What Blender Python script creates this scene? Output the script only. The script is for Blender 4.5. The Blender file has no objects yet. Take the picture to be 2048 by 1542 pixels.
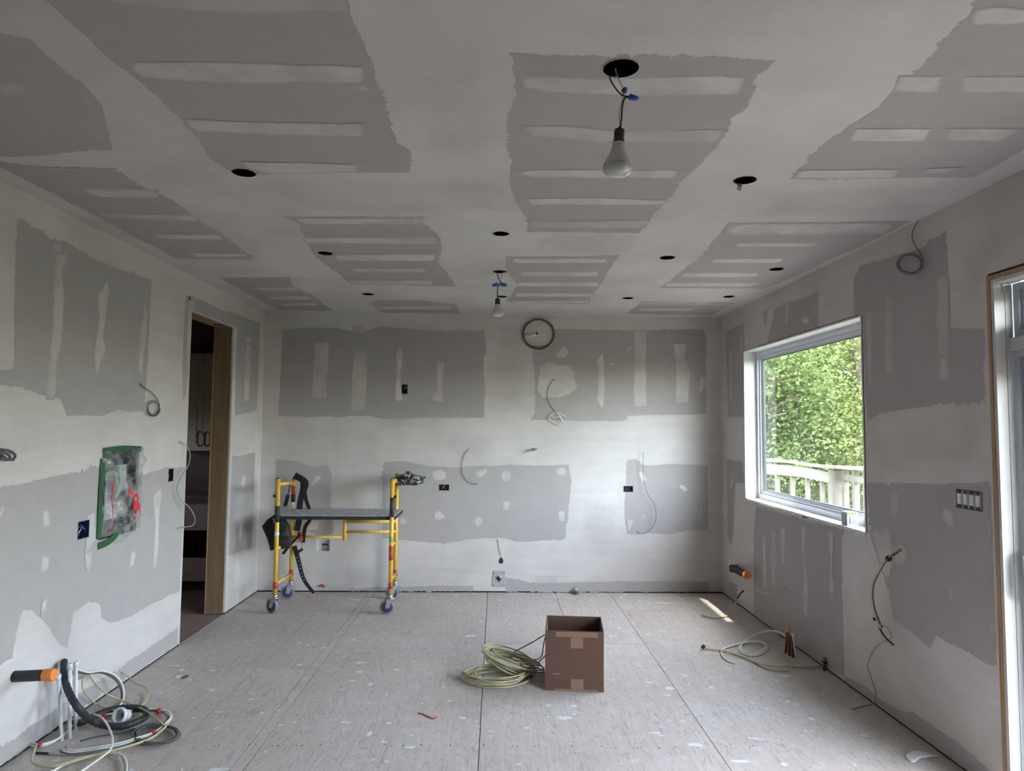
import bpy, bmesh, math, random
from mathutils import Vector, Matrix, noise
from mathutils.geometry import delaunay_2d_cdt
import numpy as np

random.seed(7)
scene = bpy.context.scene
C = scene.collection

# ------------------------------------------------------------------ camera
F_PX, PITCH, YAW, ROLL, CAM_H = 1370.4, 0.06122, 0.02194, 0.00839, 1.6185
XL, XR, YB, H = -2.316, 2.249, 6.834, 2.743      # left, right, back walls, ceiling height (15 ft x 9 ft room)
YO = -0.60                                        # the left wall starts here; beyond it a dark room is added to soak up light
YR = -2.4                                         # wall behind the photographer
FWD = Vector((math.sin(YAW)*math.cos(PITCH), math.cos(YAW)*math.cos(PITCH), math.sin(PITCH)))
_r0 = Vector((math.cos(YAW), -math.sin(YAW), 0))
_u0 = _r0.cross(FWD)
RIGHT = math.cos(ROLL)*_r0 + math.sin(ROLL)*_u0
UP = -math.sin(ROLL)*_r0 + math.cos(ROLL)*_u0
cam_data = bpy.data.cameras.new('camera')
cam_data.sensor_width = 36.0
cam_data.lens = F_PX*36.0/2048.0
cam_data.clip_start = 0.05
cam = bpy.data.objects.new('camera', cam_data)
C.objects.link(cam)
M4 = Matrix((RIGHT, UP, -FWD)).transposed().to_4x4()
M4.translation = Vector((0, 0, CAM_H))
cam.matrix_world = M4
scene.camera = cam

# ------------------------------------------------------------------ sky, sun, window portals, exposure
SKY_STRENGTH, SUN_STRENGTH, EXPOSURE = 1.5, 4.1, 1.70
SUN_DIR = Vector((-0.22, 0.385, -1.0)).normalized()      # direction the light travels
world = bpy.data.worlds.new('sky'); scene.world = world; world.use_nodes = True
wn = world.node_tree.nodes; wl = world.node_tree.links
wn.clear()
sky = wn.new('ShaderNodeTexSky'); sky.sky_type = 'NISHITA'; sky.sun_disc = False
sky.sun_elevation = math.asin(-SUN_DIR.z); sky.sun_rotation = math.atan2(-SUN_DIR.x, -SUN_DIR.y)
sky.dust_density = 1.0; sky.air_density = 1.0
wb = wn.new('ShaderNodeBackground'); wb.inputs['Strength'].default_value = SKY_STRENGTH
wo = wn.new('ShaderNodeOutputWorld')
hs = wn.new('ShaderNodeHueSaturation'); hs.inputs['Saturation'].default_value = 0.50      # thin summer haze
wl.new(sky.outputs[0], hs.inputs['Color']); wl.new(hs.outputs[0], wb.inputs['Color']); wl.new(wb.outputs[0], wo.inputs['Surface'])
sd = bpy.data.lights.new('sun', 'SUN'); sd.energy = SUN_STRENGTH; sd.angle = 0.012; sd.color = (1.0, 0.94, 0.84)
sun = bpy.data.objects.new('sun', sd); C.objects.link(sun)
sun.rotation_euler = SUN_DIR.to_track_quat('-Z', 'Y').to_euler()
# openings of the room
WIN = dict(y0=4.16, y1=6.165, z0=1.0, z1=2.322)
PAT = dict(y0=0.75, y1=3.07, z0=0.0, z1=2.33)
PANTRY_FILL = dict(y0=5.8, y1=6.08, z0=1.4, z1=1.72)          # unseen opening added to light the cabinets beyond the doorway
def portal(name, loc, direction, sx, sy):
    l = bpy.data.lights.new(name, 'AREA'); l.shape = 'RECTANGLE'; l.size = sx; l.size_y = sy
    l.cycles.is_portal = True
    o = bpy.data.objects.new(name, l); C.objects.link(o); o.location = loc
    o.rotation_euler = Vector(direction).to_track_quat('-Z', 'Y').to_euler()
portal('window_portal', (XR+0.30, (WIN['y0']+WIN['y1'])/2, (WIN['z0']+WIN['z1'])/2), (-1, 0, 0), 2.1, 1.4)
portal('patio_portal', (XR+0.30, (PAT['y0']+PAT['y1'])/2, 1.16), (-1, 0, 0), 2.4, 2.4)
portal('pantry_portal', (-4.4, 5.94, 1.56), (1, 0, 0), 0.32, 0.36)  # sampling portal for the added pantry opening
vs = scene.view_settings
vs.view_transform = 'Standard'; vs.look = 'None'; vs.exposure = EXPOSURE; vs.gamma = 1.0; vs.use_curve_mapping = False
scene.cycles.max_bounces = 8; scene.cycles.diffuse_bounces = 5; scene.cycles.adaptive_threshold = 0.04; scene.cycles.transparent_max_bounces = 12
scene.cycles.sample_clamp_indirect = 6.0; scene.cycles.caustics_reflective = False; scene.cycles.caustics_refractive = False

# ------------------------------------------------------------------ helpers: points from the calibrated view
ORIG = Vector((0, 0, CAM_H))
def unp(u, v, ax, val):
    """the point where the line of sight through photo pixel (u, v) meets the plane ax = val"""
    d = FWD + RIGHT*((u-1024)/F_PX) + UP*((771-v)/F_PX)
    i = 'xyz'.index(ax)
    return ORIG + d*((val-ORIG[i])/d[i])
def P3(p):
    """(u, v, axis, value) -> point"""
    return unp(*p)

# ------------------------------------------------------------------ materials (all procedural)
MATS = {}
def nodes_of(name):
    m = bpy.data.materials.new(name); m.use_nodes = True
    nt = m.node_tree; b = nt.nodes['Principled BSDF']
    MATS[name] = m
    return m, nt, b
def N(nt, t, **kw):
    n = nt.nodes.new(t)
    for k, v in kw.items():
        setattr(n, k, v)
    return n
def L(nt, a, b): nt.links.new(a, b)
def noise_tex(nt, vec, scale, detail=4, rough=0.55, dist=0.0):
    n = N(nt, 'ShaderNodeTexNoise'); n.inputs['Scale'].default_value = scale
    n.inputs['Detail'].default_value = detail; n.inputs['Roughness'].default_value = rough
    n.inputs['Distortion'].default_value = dist
    if vec is not None: L(nt, vec, n.inputs['Vector'])
    return n
def ramp(nt, fac, stops):
    r = N(nt, 'ShaderNodeValToRGB')
    while len(r.color_ramp.elements) < len(stops): r.color_ramp.elements.new(0.5)
    for e, (p, c) in zip(r.color_ramp.elements, stops):
        e.position = p; e.color = (*c, 1) if len(c) == 3 else c
    L(nt, fac, r.inputs[0]); return r
def mixc(nt, fac, a, b, blend='MIX'):
    m = N(nt, 'ShaderNodeMix', data_type='RGBA', blend_type=blend)
    for s, x in ((0, fac), (6, a), (7, b)):
        if hasattr(x, 'is_linked') or isinstance(x, bpy.types.NodeSocket): L(nt, x, m.inputs[s])
        elif s == 0: m.inputs[0].default_value = x
        else: m.inputs[s].default_value = (*x, 1)
    return m.outputs[2]
def mapping(nt, scale=(1, 1, 1), src='Object'):
    tc = N(nt, 'ShaderNodeTexCoord'); mp = N(nt, 'ShaderNodeMapping'); mp.inputs['Scale'].default_value = scale
    L(nt, tc.outputs[src], mp.inputs[0]); return mp.outputs[0]
def bump(nt, b, h, strength=0.2, dist=0.002):
    n = N(nt, 'ShaderNodeBump'); n.inputs['Strength'].default_value = strength; n.inputs['Distance'].default_value = dist
    L(nt, h, n.inputs['Height']); L(nt, n.outputs[0], b.inputs['Normal'])
def mat(name, col, rough=0.6, metal=0.0, var=0.12, scale=14.0, bmp=0.0, spec=0.5, emit=None):
    if name in MATS: return MATS[name]
    m, nt, b = nodes_of(name)
    v = mapping(nt)
    n = noise_tex(nt, v, scale, 4)
    lo = tuple(max(0, c*(1-var)) for c in col); hi = tuple(min(1, c*(1+var)) for c in col)
    r = ramp(nt, n.outputs[0], [(0.3, lo), (0.7, hi)])
    L(nt, r.outputs[0], b.inputs['Base Color'])
    b.inputs['Roughness'].default_value = rough; b.inputs['Metallic'].default_value = metal
    b.inputs['Specular IOR Level'].default_value = spec
    if bmp: bump(nt, b, n.outputs[0], bmp)
    return m

BOARD = (0.392, 0.363, 0.353)
MUD = (0.566, 0.531, 0.512)
def board_color(nt, v):
    n1 = noise_tex(nt, v, 0.9, 2); n2 = noise_tex(nt, v, 9, 5, 0.6)
    c = mixc(nt, n1.outputs[0], tuple(x*0.93 for x in BOARD), tuple(x*1.07 for x in BOARD))
    return mixc(nt, 0.25, c, ramp(nt, n2.outputs[0], [(0.35, tuple(x*0.9 for x in BOARD)), (0.7, tuple(x*1.12 for x in BOARD))]).outputs[0])
def mud_color(nt, v):
    """coats of uneven age and thickness: beige and thin to fresh and white"""
    n1 = noise_tex(nt, v, 1.1, 3, 0.55, 0.5); n2 = noise_tex(nt, v, 5.5, 4, 0.62)
    n3 = noise_tex(nt, mapping(nt, (2.0, 2.0, 20.0)), 1.0, 3, 0.5)
    t = lambda k, w=0.0: (MUD[0]*k*(1+w), MUD[1]*k, MUD[2]*k*(1-w))
    c1 = ramp(nt, n1.outputs[0], [(0.36, t(0.84, 0.02)), (0.46, t(0.95, 0.012)), (0.55, t(1.03)), (0.65, t(1.12, -0.015))]).outputs[0]
    c2 = ramp(nt, n2.outputs[0], [(0.35, t(0.86)), (0.65, t(1.12))]).outputs[0]
    c = mixc(nt, 0.28, c1, c2)
    c3 = ramp(nt, n3.outputs[0], [(0.35, t(0.88)), (0.65, t(1.10))]).outputs[0]
    return mixc(nt, 0.28, c, c3), n2.outputs[0]
def coverage(nt, v, k):
    """feathering: point attribute 'cov' runs 0 at the outline to 1 inside"""
    at = N(nt, 'ShaderNodeAttribute', attribute_name='cov')
    n1 = noise_tex(nt, v, 26, 5, 0.6); n2 = noise_tex(nt, v, 4.5, 4, 0.6)
    a = N(nt, 'ShaderNodeMath', operation='MULTIPLY_ADD'); L(nt, n1.outputs[0], a.inputs[0]); a.inputs[1].default_value = 0.9; L(nt, at.outputs['Fac'], a.inputs[2])
    mr = N(nt, 'ShaderNodeMapRange', interpolation_type='SMOOTHSTEP'); L(nt, a.outputs[0], mr.inputs[0])
    mr.inputs[1].default_value = 0.48; mr.inputs[2].default_value = 1.20
    mr2 = N(nt, 'ShaderNodeMapRange'); L(nt, n2.outputs[0], mr2.inputs[0])
    mr2.inputs[1].default_value = 0.38; mr2.inputs[2].default_value = 0.62; mr2.inputs[3].default_value = k*0.52; mr2.inputs[4].default_value = min(1.0, k*1.2)
    f = N(nt, 'ShaderNodeMath', operation='MULTIPLY'); L(nt, mr.outputs[0], f.inputs[0]); L(nt, mr2.outputs[0], f.inputs[1])
    return f.outputs[0]
def drywall_mats():
    m, nt, b = nodes_of('board_paper')                       # bare gypsum board paper
    L(nt, board_color(nt, mapping(nt)), b.inputs['Base Color']); b.inputs['Roughness'].default_value = 0.92; b.inputs['Specular IOR Level'].default_value = 0.2
    m, nt, b = nodes_of('joint_compound')                    # skim-coated joint compound
    c, h = mud_color(nt, mapping(nt))
    L(nt, c, b.inputs['Base Color']); b.inputs['Roughness'].default_value = 0.85; b.inputs['Specular IOR Level'].default_value = 0.25
    for nm, k in (('compound_thick', 1.0), ('compound_medium', 0.72), ('compound_thin', 0.42)):   # compound feathered over board
        m, nt, b = nodes_of(nm); v = mapping(nt)
        L(nt, mixc(nt, coverage(nt, v, k), board_color(nt, v), tuple(x*1.06 for x in MUD)), b.inputs['Base Color'])
        b.inputs['Roughness'].default_value = 0.9; b.inputs['Specular IOR Level'].default_value = 0.2
    for nm, k in (('coat_thin', 0.89), ('coat_fresh', 1.05)):                                    # a thinner / fresher coat over compound
        m, nt, b = nodes_of(nm); v = mapping(nt); c, h = mud_color(nt, v)
        L(nt, mixc(nt, coverage(nt, v, 0.9), c, mixc(nt, 1.0, c, (k,)*3, 'MULTIPLY')), b.inputs['Base Color'])
        b.inputs['Roughness'].default_value = 0.88; b.inputs['Specular IOR Level'].default_value = 0.2
drywall_mats()

def plywood_mat():
    m, nt, b = nodes_of('plywood_floor'); v = mapping(nt)
    oi = N(nt, 'ShaderNodeObjectInfo')
    off = N(nt, 'ShaderNodeVectorMath', operation='ADD'); L(nt, v, off.inputs[0])
    cx = N(nt, 'ShaderNodeCombineXYZ'); mm = N(nt, 'ShaderNodeMath', operation='MULTIPLY'); L(nt, oi.outputs['Random'], mm.inputs[0]); mm.inputs[1].default_value = 40
    L(nt, mm.outputs[0], cx.inputs[0]); L(nt, mm.outputs[0], cx.inputs[1]); L(nt, cx.outputs[0], off.inputs[1])
    st = N(nt, 'ShaderNodeMapping'); st.inputs['Scale'].default_value = (4.2, 0.85, 1); L(nt, off.outputs[0], st.inputs[0])
    g = noise_tex(nt, st.outputs[0], 1.6, 3, 0.5, 0.6)
    w = N(nt, 'ShaderNodeMath', operation='MULTIPLY'); L(nt, g.outputs[0], w.inputs[0]); w.inputs[1].default_value = 85
    sn = N(nt, 'ShaderNodeMath', operation='SINE'); L(nt, w.outputs[0], sn.inputs[0])
    st2 = N(nt, 'ShaderNodeMapping'); st2.inputs['Scale'].default_value = (60, 3.5, 1); L(nt, off.outputs[0], st2.inputs[0])
    fine = noise_tex(nt, st2.outputs[0], 1.0, 4, 0.6)
    big = noise_tex(nt, off.outputs[0], 1.1, 4, 0.6)
    dust = noise_tex(nt, off.outputs[0], 13, 5, 0.68)
    base = ramp(nt, big.outputs[0], [(0.3, (0.47, 0.395, 0.35)), (0.52, (0.53, 0.465, 0.425)), (0.72, (0.57, 0.525, 0.495))]).outputs[0]
    c = mixc(nt, ramp(nt, sn.outputs[0], [(0.78, (0, 0, 0)), (0.99, (0.42,)*3)]).outputs[0], base, (0.27, 0.215, 0.18))
    c = mixc(nt, 0.16, c, ramp(nt, fine.outputs[0], [(0.35, (0.24, 0.18, 0.15)), (0.65, (0.62, 0.57, 0.53))]).outputs[0])
    # dust and plaster scuffs
    c = mixc(nt, ramp(nt, dust.outputs[0], [(0.53, (0, 0, 0)), (0.66, (0.42,)*3), (0.76, (0.75,)*3)]).outputs[0], c, (0.63, 0.61, 0.60))
    # knots and dark scuffs
    vo = N(nt, 'ShaderNodeTexVoronoi', voronoi_dimensions='2D'); st3 = N(nt, 'ShaderNodeMapping'); st3.inputs['Scale'].default_value = (6.5, 9.5, 1); L(nt, off.outputs[0], st3.inputs[0])
    nd = noise_tex(nt, off.outputs[0], 22, 2); ad = mixc(nt, 0.06, st3.outputs[0], nd.outputs[1], 'ADD'); L(nt, ad, vo.inputs['Vector'])
    pick = N(nt, 'ShaderNodeSeparateColor'); L(nt, vo.outputs['Color'], pick.inputs[0])
    gt = N(nt, 'ShaderNodeMath', operation='MULTIPLY'); L(nt, ramp(nt, pick.outputs[0], [(0.55, (0, 0, 0)), (0.95, (1, 1, 1))]).outputs[0], gt.inputs[0])
    L(nt, ramp(nt, vo.outputs['Distance'], [(0.07, (0.85,)*3), (0.17, (0, 0, 0))]).outputs[0], gt.inputs[1])
    c = mixc(nt, gt.outputs[0], c, (0.21, 0.18, 0.17))
    L(nt, c, b.inputs['Base Color']); b.inputs['Roughness'].default_value = 0.62; b.inputs['Specular IOR Level'].default_value = 0.35
plywood_mat()

def lumber_mat(name, c1, c2, axis_scale):
    m, nt, b = nodes_of(name); v = mapping(nt, axis_scale)
    n = noise_tex(nt, v, 1.0, 5, 0.6, 0.5); k = noise_tex(nt, mapping(nt), 11, 2)
    c = ramp(nt, n.outputs[0], [(0.3, c1), (0.7, c2)]).outputs[0]
    c = mixc(nt, ramp(nt, k.outputs[0], [(0.70, (0, 0, 0)), (0.75, (0.8,)*3)]).outputs[0], c, tuple(x*0.35 for x in c1))
    L(nt, c, b.inputs['Base Color']); b.inputs['Roughness'].default_value = 0.75
lumber_mat('stud_wood', (0.17, 0.108, 0.056), (0.25, 0.168, 0.095), (30, 30, 1.5))
lumber_mat('raw_edge_wood', (0.28, 0.17, 0.085), (0.42, 0.27, 0.15), (30, 30, 2))
lumber_mat('railing_wood', (0.135, 0.118, 0.088), (0.20, 0.178, 0.14), (12, 12, 3))
lumber_mat('added_dark_floor', (0.07, 0.05, 0.04), (0.11, 0.085, 0.07), (14, 1.5, 1))  # for the dark floor area added out of view
lumber_mat('deck_wood', (0.17, 0.15, 0.125), (0.24, 0.21, 0.18), (20, 1.5, 1))

def glass_mat():
    m = bpy.data.materials.new('pane_glass'); m.use_nodes = True; nt = m.node_tree; nt.nodes.clear(); MATS['pane_glass'] = m
    o = N(nt, 'ShaderNodeOutputMaterial'); t = N(nt, 'ShaderNodeBsdfTransparent'); t.inputs[0].default_value = (0.95, 0.98, 0.97, 1)
    g = N(nt, 'ShaderNodeBsdfGlossy'); g.inputs['Roughness'].default_value = 0.02
    f = N(nt, 'ShaderNodeFresnel'); f.inputs[0].default_value = 1.42
    x = N(nt, 'ShaderNodeMixShader'); L(nt, f.outputs[0], x.inputs[0]); L(nt, t.outputs[0], x.inputs[1]); L(nt, g.outputs[0], x.inputs[2]); L(nt, x.outputs[0], o.inputs[0])
    m = bpy.data.materials.new('plastic_film'); m.use_nodes = True; nt = m.node_tree; nt.nodes.clear(); MATS['plastic_film'] = m
    o = N(nt, 'ShaderNodeOutputMaterial'); t = N(nt, 'ShaderNodeBsdfTransparent'); t.inputs[0].default_value = (0.9, 0.9, 0.9, 1)
    p = N(nt, 'ShaderNodeBsdfPrincipled'); p.inputs['Base Color'].default_value = (0.62, 0.62, 0.62, 1); p.inputs['Roughness'].default_value = 0.12
    n = noise_tex(nt, mapping(nt), 16, 3); r = ramp(nt, n.outputs[0], [(0.38, (0.05,)*3), (0.72, (0.42,)*3)])
    x = N(nt, 'ShaderNodeMixShader'); L(nt, r.outputs[0], x.inputs[0]); L(nt, t.outputs[0], x.inputs[1]); L(nt, p.outputs[0], x.inputs[2]); L(nt, x.outputs[0], o.inputs[0])
glass_mat()
def leaf_mat(name, c1, c2):
    m = bpy.data.materials.new(name); m.use_nodes = True; nt = m.node_tree; nt.nodes.clear(); MATS[name] = m
    o = N(nt, 'ShaderNodeOutputMaterial'); d = N(nt, 'ShaderNodeBsdfDiffuse'); t = N(nt, 'ShaderNodeBsdfTranslucent')
    g = N(nt, 'ShaderNodeNewGeometry'); r = ramp(nt, g.outputs['Random Per Island'], [(0.0, c1), (1.0, c2)])
    L(nt, r.outputs[0], d.inputs[0]); L(nt, r.outputs[0], t.inputs[0])
    x = N(nt, 'ShaderNodeMixShader'); x.inputs[0].default_value = 0.45
    L(nt, d.outputs[0], x.inputs[1]); L(nt, t.outputs[0], x.inputs[2]); L(nt, x.outputs[0], o.inputs[0])
leaf_mat('leaf_bright', (0.120, 0.163, 0.048), (0.245, 0.265, 0.100))
leaf_mat('leaf_deep', (0.086, 0.126, 0.046), (0.180, 0.214, 0.086))

mat('white_vinyl', (0.64, 0.67, 0.71), 0.35, var=0.03)
mat('grey_vinyl', (0.42, 0.45, 0.49), 0.4, var=0.04)
mat('primed_white', (0.52, 0.51, 0.50), 0.55, var=0.05)
mat('gasket_black', (0.02, 0.02, 0.022), 0.5)
mat('sill_white', (0.66, 0.66, 0.65), 0.6, var=0.06)
mat('subfloor_dark', (0.06, 0.05, 0.045), 0.9)
mat('gap_dark', (0.012, 0.010, 0.010), 0.9)
mat('plaster_spat', (0.66, 0.66, 0.66), 0.85, var=0.15, scale=30)
mat('black_plastic', (0.016, 0.016, 0.018), 0.45)
mat('black_rubber', (0.028, 0.028, 0.03), 0.6)
mat('box_blue', (0.012, 0.026, 0.075), 0.5)
mat('cap_blue', (0.02, 0.10, 0.42), 0.4)
mat('copper_wire', (0.55, 0.27, 0.13), 0.35, 0.9)
mat('copper_pipe', (0.20, 0.085, 0.055), 0.45, 0.6, var=0.3)
mat('brass', (0.56, 0.43, 0.16), 0.35, 0.8)
mat('white_cable', (0.72, 0.71, 0.69), 0.45, var=0.05)
mat('grey_cable', (0.30, 0.30, 0.30), 0.45)
mat('dark_cable', (0.085, 0.085, 0.085), 0.5)
mat('yellow_cable', (0.46, 0.44, 0.26), 0.45, var=0.1)
mat('coil_yellow', (0.40, 0.37, 0.22), 0.45, var=0.25, scale=9)
mat('red_cable', (0.42, 0.03, 0.03), 0.4)
mat('red_tape', (0.50, 0.035, 0.04), 0.35)
mat('orange_cap', (0.80, 0.24, 0.04), 0.4)
mat('pvc_white', (0.70, 0.72, 0.74), 0.35, var=0.04)
mat('scaffold_yellow', (0.72, 0.43, 0.055), 0.38, var=0.16, scale=8)
mat('scaffold_red', (0.44, 0.06, 0.03), 0.45)
mat('steel', (0.52, 0.52, 0.53), 0.38, 0.9, var=0.2)
mat('steel_plate', (0.40, 0.41, 0.42), 0.55, 0.3, var=0.1)
mat('chrome', (0.78, 0.79, 0.80), 0.12, 1.0, var=0.02)
mat('wheel_navy', (0.035, 0.045, 0.085), 0.5)
mat('wheel_tread', (0.20, 0.22, 0.26), 0.6)
mat('platform_top', (0.44, 0.45, 0.47), 0.8, var=0.35, scale=18)
mat('platform_edge', (0.02, 0.02, 0.022), 0.6)
mat('label_dark', (0.03, 0.028, 0.026), 0.6, var=0.5, scale=60)
mat('label_white', (0.70, 0.70, 0.70), 0.6)
mat('label_green', (0.25, 0.42, 0.16), 0.6, var=0.4, scale=50)
mat('nylon_black', (0.012, 0.012, 0.013), 0.65, var=0.4, scale=30, bmp=0.3)
mat('bag_black', (0.016, 0.016, 0.016), 0.7, var=0.5, scale=20, bmp=0.5)
mat('cardboard', (0.082, 0.039, 0.025), 0.8, var=0.06, scale=5)
mat('cardboard_inside', (0.17, 0.095, 0.055), 0.8, var=0.06)
mat('kraft_tape', (0.19, 0.10, 0.066), 0.55, var=0.05)
mat('green_tape', (0.012, 0.085, 0.030), 0.5, var=0.3)
mat('pale_green_tape', (0.24, 0.42, 0.31), 0.5, var=0.1)
mat('label_red', (0.62, 0.035, 0.04), 0.4)
mat('film_grey', (0.44, 0.42, 0.43), 0.25, var=0.3, scale=12)
mat('niche_dark', (0.035, 0.05, 0.06), 0.6, var=0.5, scale=20)
mat('gypsum_edge', (0.36, 0.34, 0.32), 0.9)
mat('can_dark', (0.018, 0.016, 0.014), 0.5)
mat('bulb_body', (0.50, 0.49, 0.48), 0.4, var=0.02)
mat('cabinet_paint', (0.62, 0.52, 0.48), 0.5, var=0.05)
mat('cabinet_dark', (0.20, 0.15, 0.13), 0.7)
mat('handle_bronze', (0.05, 0.035, 0.03), 0.35, 0.7)
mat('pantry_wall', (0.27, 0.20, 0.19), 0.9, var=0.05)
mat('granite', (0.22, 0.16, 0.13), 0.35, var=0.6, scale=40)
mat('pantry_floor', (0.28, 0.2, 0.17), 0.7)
mat('bark', (0.13, 0.10, 0.075), 0.9, var=0.3)
mat('bounce_absorber', (0.10, 0.085, 0.075), 0.9)  # dark tone for unseen rear walls, absorbs bounced light
mat('lawn', (0.09, 0.11, 0.05), 0.95, var=0.25, scale=2.0)
mat('siding', (0.62, 0.61, 0.58), 0.8)
mat('soffit', (0.60, 0.60, 0.58), 0.8)
def bulb_glass():
    m, nt, b = nodes_of('bulb_globe')
    b.inputs['Base Color'].default_value = (0.50, 0.49, 0.48, 1); b.inputs['Roughness'].default_value = 0.06
    b.inputs['Subsurface Weight'].default_value = 0.0
    b.inputs['Coat Weight'].default_value = 0.6; b.inputs['Coat Roughness'].default_value = 0.03
bulb_glass()
def splat_mat():
    m, nt, b = nodes_of('splattered_pad'); v = mapping(nt)
    n = noise_tex(nt, v, 34, 5, 0.65)
    L(nt, ramp(nt, n.outputs[0], [(0.52, (0.012, 0.012, 0.013)), (0.60, (0.55, 0.54, 0.52))]).outputs[0], b.inputs['Base Color'])
    b.inputs['Roughness'].default_value = 0.85; bump(nt, b, n.outputs[0], 0.5, 0.01)
splat_mat()

# ------------------------------------------------------------------ helpers: meshes and objects
def link(o, parent=None):
    C.objects.link(o)
    if parent is not None: o.parent = parent
    return o
def mesh_obj(name, verts, faces, m, parent=None, smooth=False):
    me = bpy.data.meshes.new(name)
    me.from_pydata([tuple(v) for v in verts], [], faces); me.update()
    if smooth: me.polygons.foreach_set('use_smooth', [True]*len(me.polygons))
    if m is not None: me.materials.append(MATS[m])
    return link(bpy.data.objects.new(name, me), parent)
def tag(o, label=None, cat=None, group=None, kind=None):
    if label: o['label'] = label
    if cat: o['category'] = cat
    if group: o['group'] = group
    if kind: o['kind'] = kind
    return o
def empty(name, loc=(0, 0, 0)):
    o = bpy.data.objects.new(name, None); o.empty_display_size = 0.05; o.location = loc
    return link(o)
class MB:
    """collects shapes in world space; build() links them as one mesh (local to the parent's location)"""
    def __init__(s): s.v = []; s.f = []; s.sm = []
    def add(s, vs, fs, smooth=False):
        k = len(s.v); s.v += [Vector(v) for v in vs]; s.f += [[i+k for i in f] for f in fs]; s.sm += [smooth]*len(fs); return s
    def box(s, x0, x1, y0, y1, z0, z1):
        vs = [(x, y, z) for z in (z0, z1) for y in (y0, y1) for x in (x0, x1)]
        return s.add(vs, [(0, 2, 3, 1), (4, 5, 7, 6), (0, 1, 5, 4), (2, 6, 7, 3), (0, 4, 6, 2), (1, 3, 7, 5)])
    def obox(s, c, ax, ay, az):
        """box from centre and three half-axis vectors"""
        c = Vector(c); ax = Vector(ax); ay = Vector(ay); az = Vector(az)
        vs = [c + ax*i + ay*j + az*k for k in (-1, 1) for j in (-1, 1) for i in (-1, 1)]
        return s.add(vs, [(0, 2, 3, 1), (4, 5, 7, 6), (0, 1, 5, 4), (2, 6, 7, 3), (0, 4, 6, 2), (1, 3, 7, 5)])
    def tube(s, pts, r, n=8, cap=True, closed=False):
        pts = [Vector(p) for p in pts]; m = len(pts)
        rs = r if isinstance(r, (list, tuple)) else [r]*m
        k = len(s.v); t0 = None; nrm = None
        for i, p in enumerate(pts):
            a = pts[i-1] if (i > 0 or closed) else p; b = pts[(i+1) % m] if (i < m-1 or closed) else p
            t = (b-a).normalized() if (b-a).length > 1e-9 else Vector((0, 0, 1))
            if nrm is None:
                nrm = t.orthogonal().normalized()
            else:
                nrm = (nrm - t*nrm.dot(t))
                nrm = nrm.normalized() if nrm.length > 1e-6 else t.orthogonal().normalized()
            bi = t.cross(nrm)
            for j in range(n):
                w = 2*math.pi*j/n
                s.v.append(p + (nrm*math.cos(w) + bi*math.sin(w))*rs[i])
        for i in range(m if closed else m-1):
            for j in range(n):
                a = k+i*n+j; b = k+i*n+(j+1) % n; c = k+((i+1) % m)*n+(j+1) % n; d = k+((i+1) % m)*n+j
                s.f.append([a, b, c, d]); s.sm.append(True)
        if cap and not closed:
            s.f.append([k+j for j in reversed(range(n))]); s.sm.append(False)
            s.f.append([k+(m-1)*n+j for j in range(n)]); s.sm.append(False)
        return s
    def lathe(s, prof, n=24, mtx=None):
        """prof: list of (r, z); revolved about local z, then placed by mtx"""
        mtx = mtx or Matrix.Identity(4); k = len(s.v)
        for r, z in prof:
            for j in range(n):
                w = 2*math.pi*j/n
                s.v.append(mtx @ Vector((r*math.cos(w), r*math.sin(w), z)))
        for i in range(len(prof)-1):
            for j in range(n):
                s.f.append([k+i*n+j, k+i*n+(j+1) % n, k+(i+1)*n+(j+1) % n, k+(i+1)*n+j]); s.sm.append(True)
        if prof[0][0] > 1e-6: s.f.append([k+j for j in reversed(range(n))]); s.sm.append(False)
        if prof[-1][0] > 1e-6: s.f.append([k+(len(prof)-1)*n+j for j in range(n)]); s.sm.append(False)
        return s
    def build(s, name, m, parent=None):
        off = Vector(parent.matrix_world.translation) if parent is not None else Vector((0, 0, 0))
        if parent is not None:
            off = Vector((0, 0, 0)); q = parent
            while q is not None: off += q.location; q = q.parent
        me = bpy.data.meshes.new(name)
        me.from_pydata([tuple(v-off) for v in s.v], [], s.f); me.update()
        me.polygons.foreach_set('use_smooth', s.sm)
        bm = bmesh.new(); bm.from_mesh(me); bmesh.ops.recalc_face_normals(bm, faces=bm.faces); bm.to_mesh(me); bm.free()
        me.materials.append(MATS[m])
        return link(bpy.data.objects.new(name, me), parent)
def spline(pts, step=0.02):
    """Catmull-Rom through the points"""
    pts = [Vector(p) for p in pts]
    if len(pts) < 3: return pts
    e = [pts[0]*2-pts[1]] + pts + [pts[-1]*2-pts[-2]]
    out = []
    for i in range(1, len(e)-2):
        a, b, c, d = e[i-1:i+3]
        n = max(2, int((c-b).length/step))
        for k in range(n):
            t = k/n
            out.append(0.5*((2*b) + (c-a)*t + (2*a-5*b+4*c-d)*t*t + (-a+3*b-3*c+d)*t**3))
    out.append(pts[-1]); return out
def axis_mtx(origin, direction):
    m = Vector(direction).to_track_quat('Z', 'Y').to_matrix().to_4x4(); m.translation = Vector(origin); return m
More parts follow.
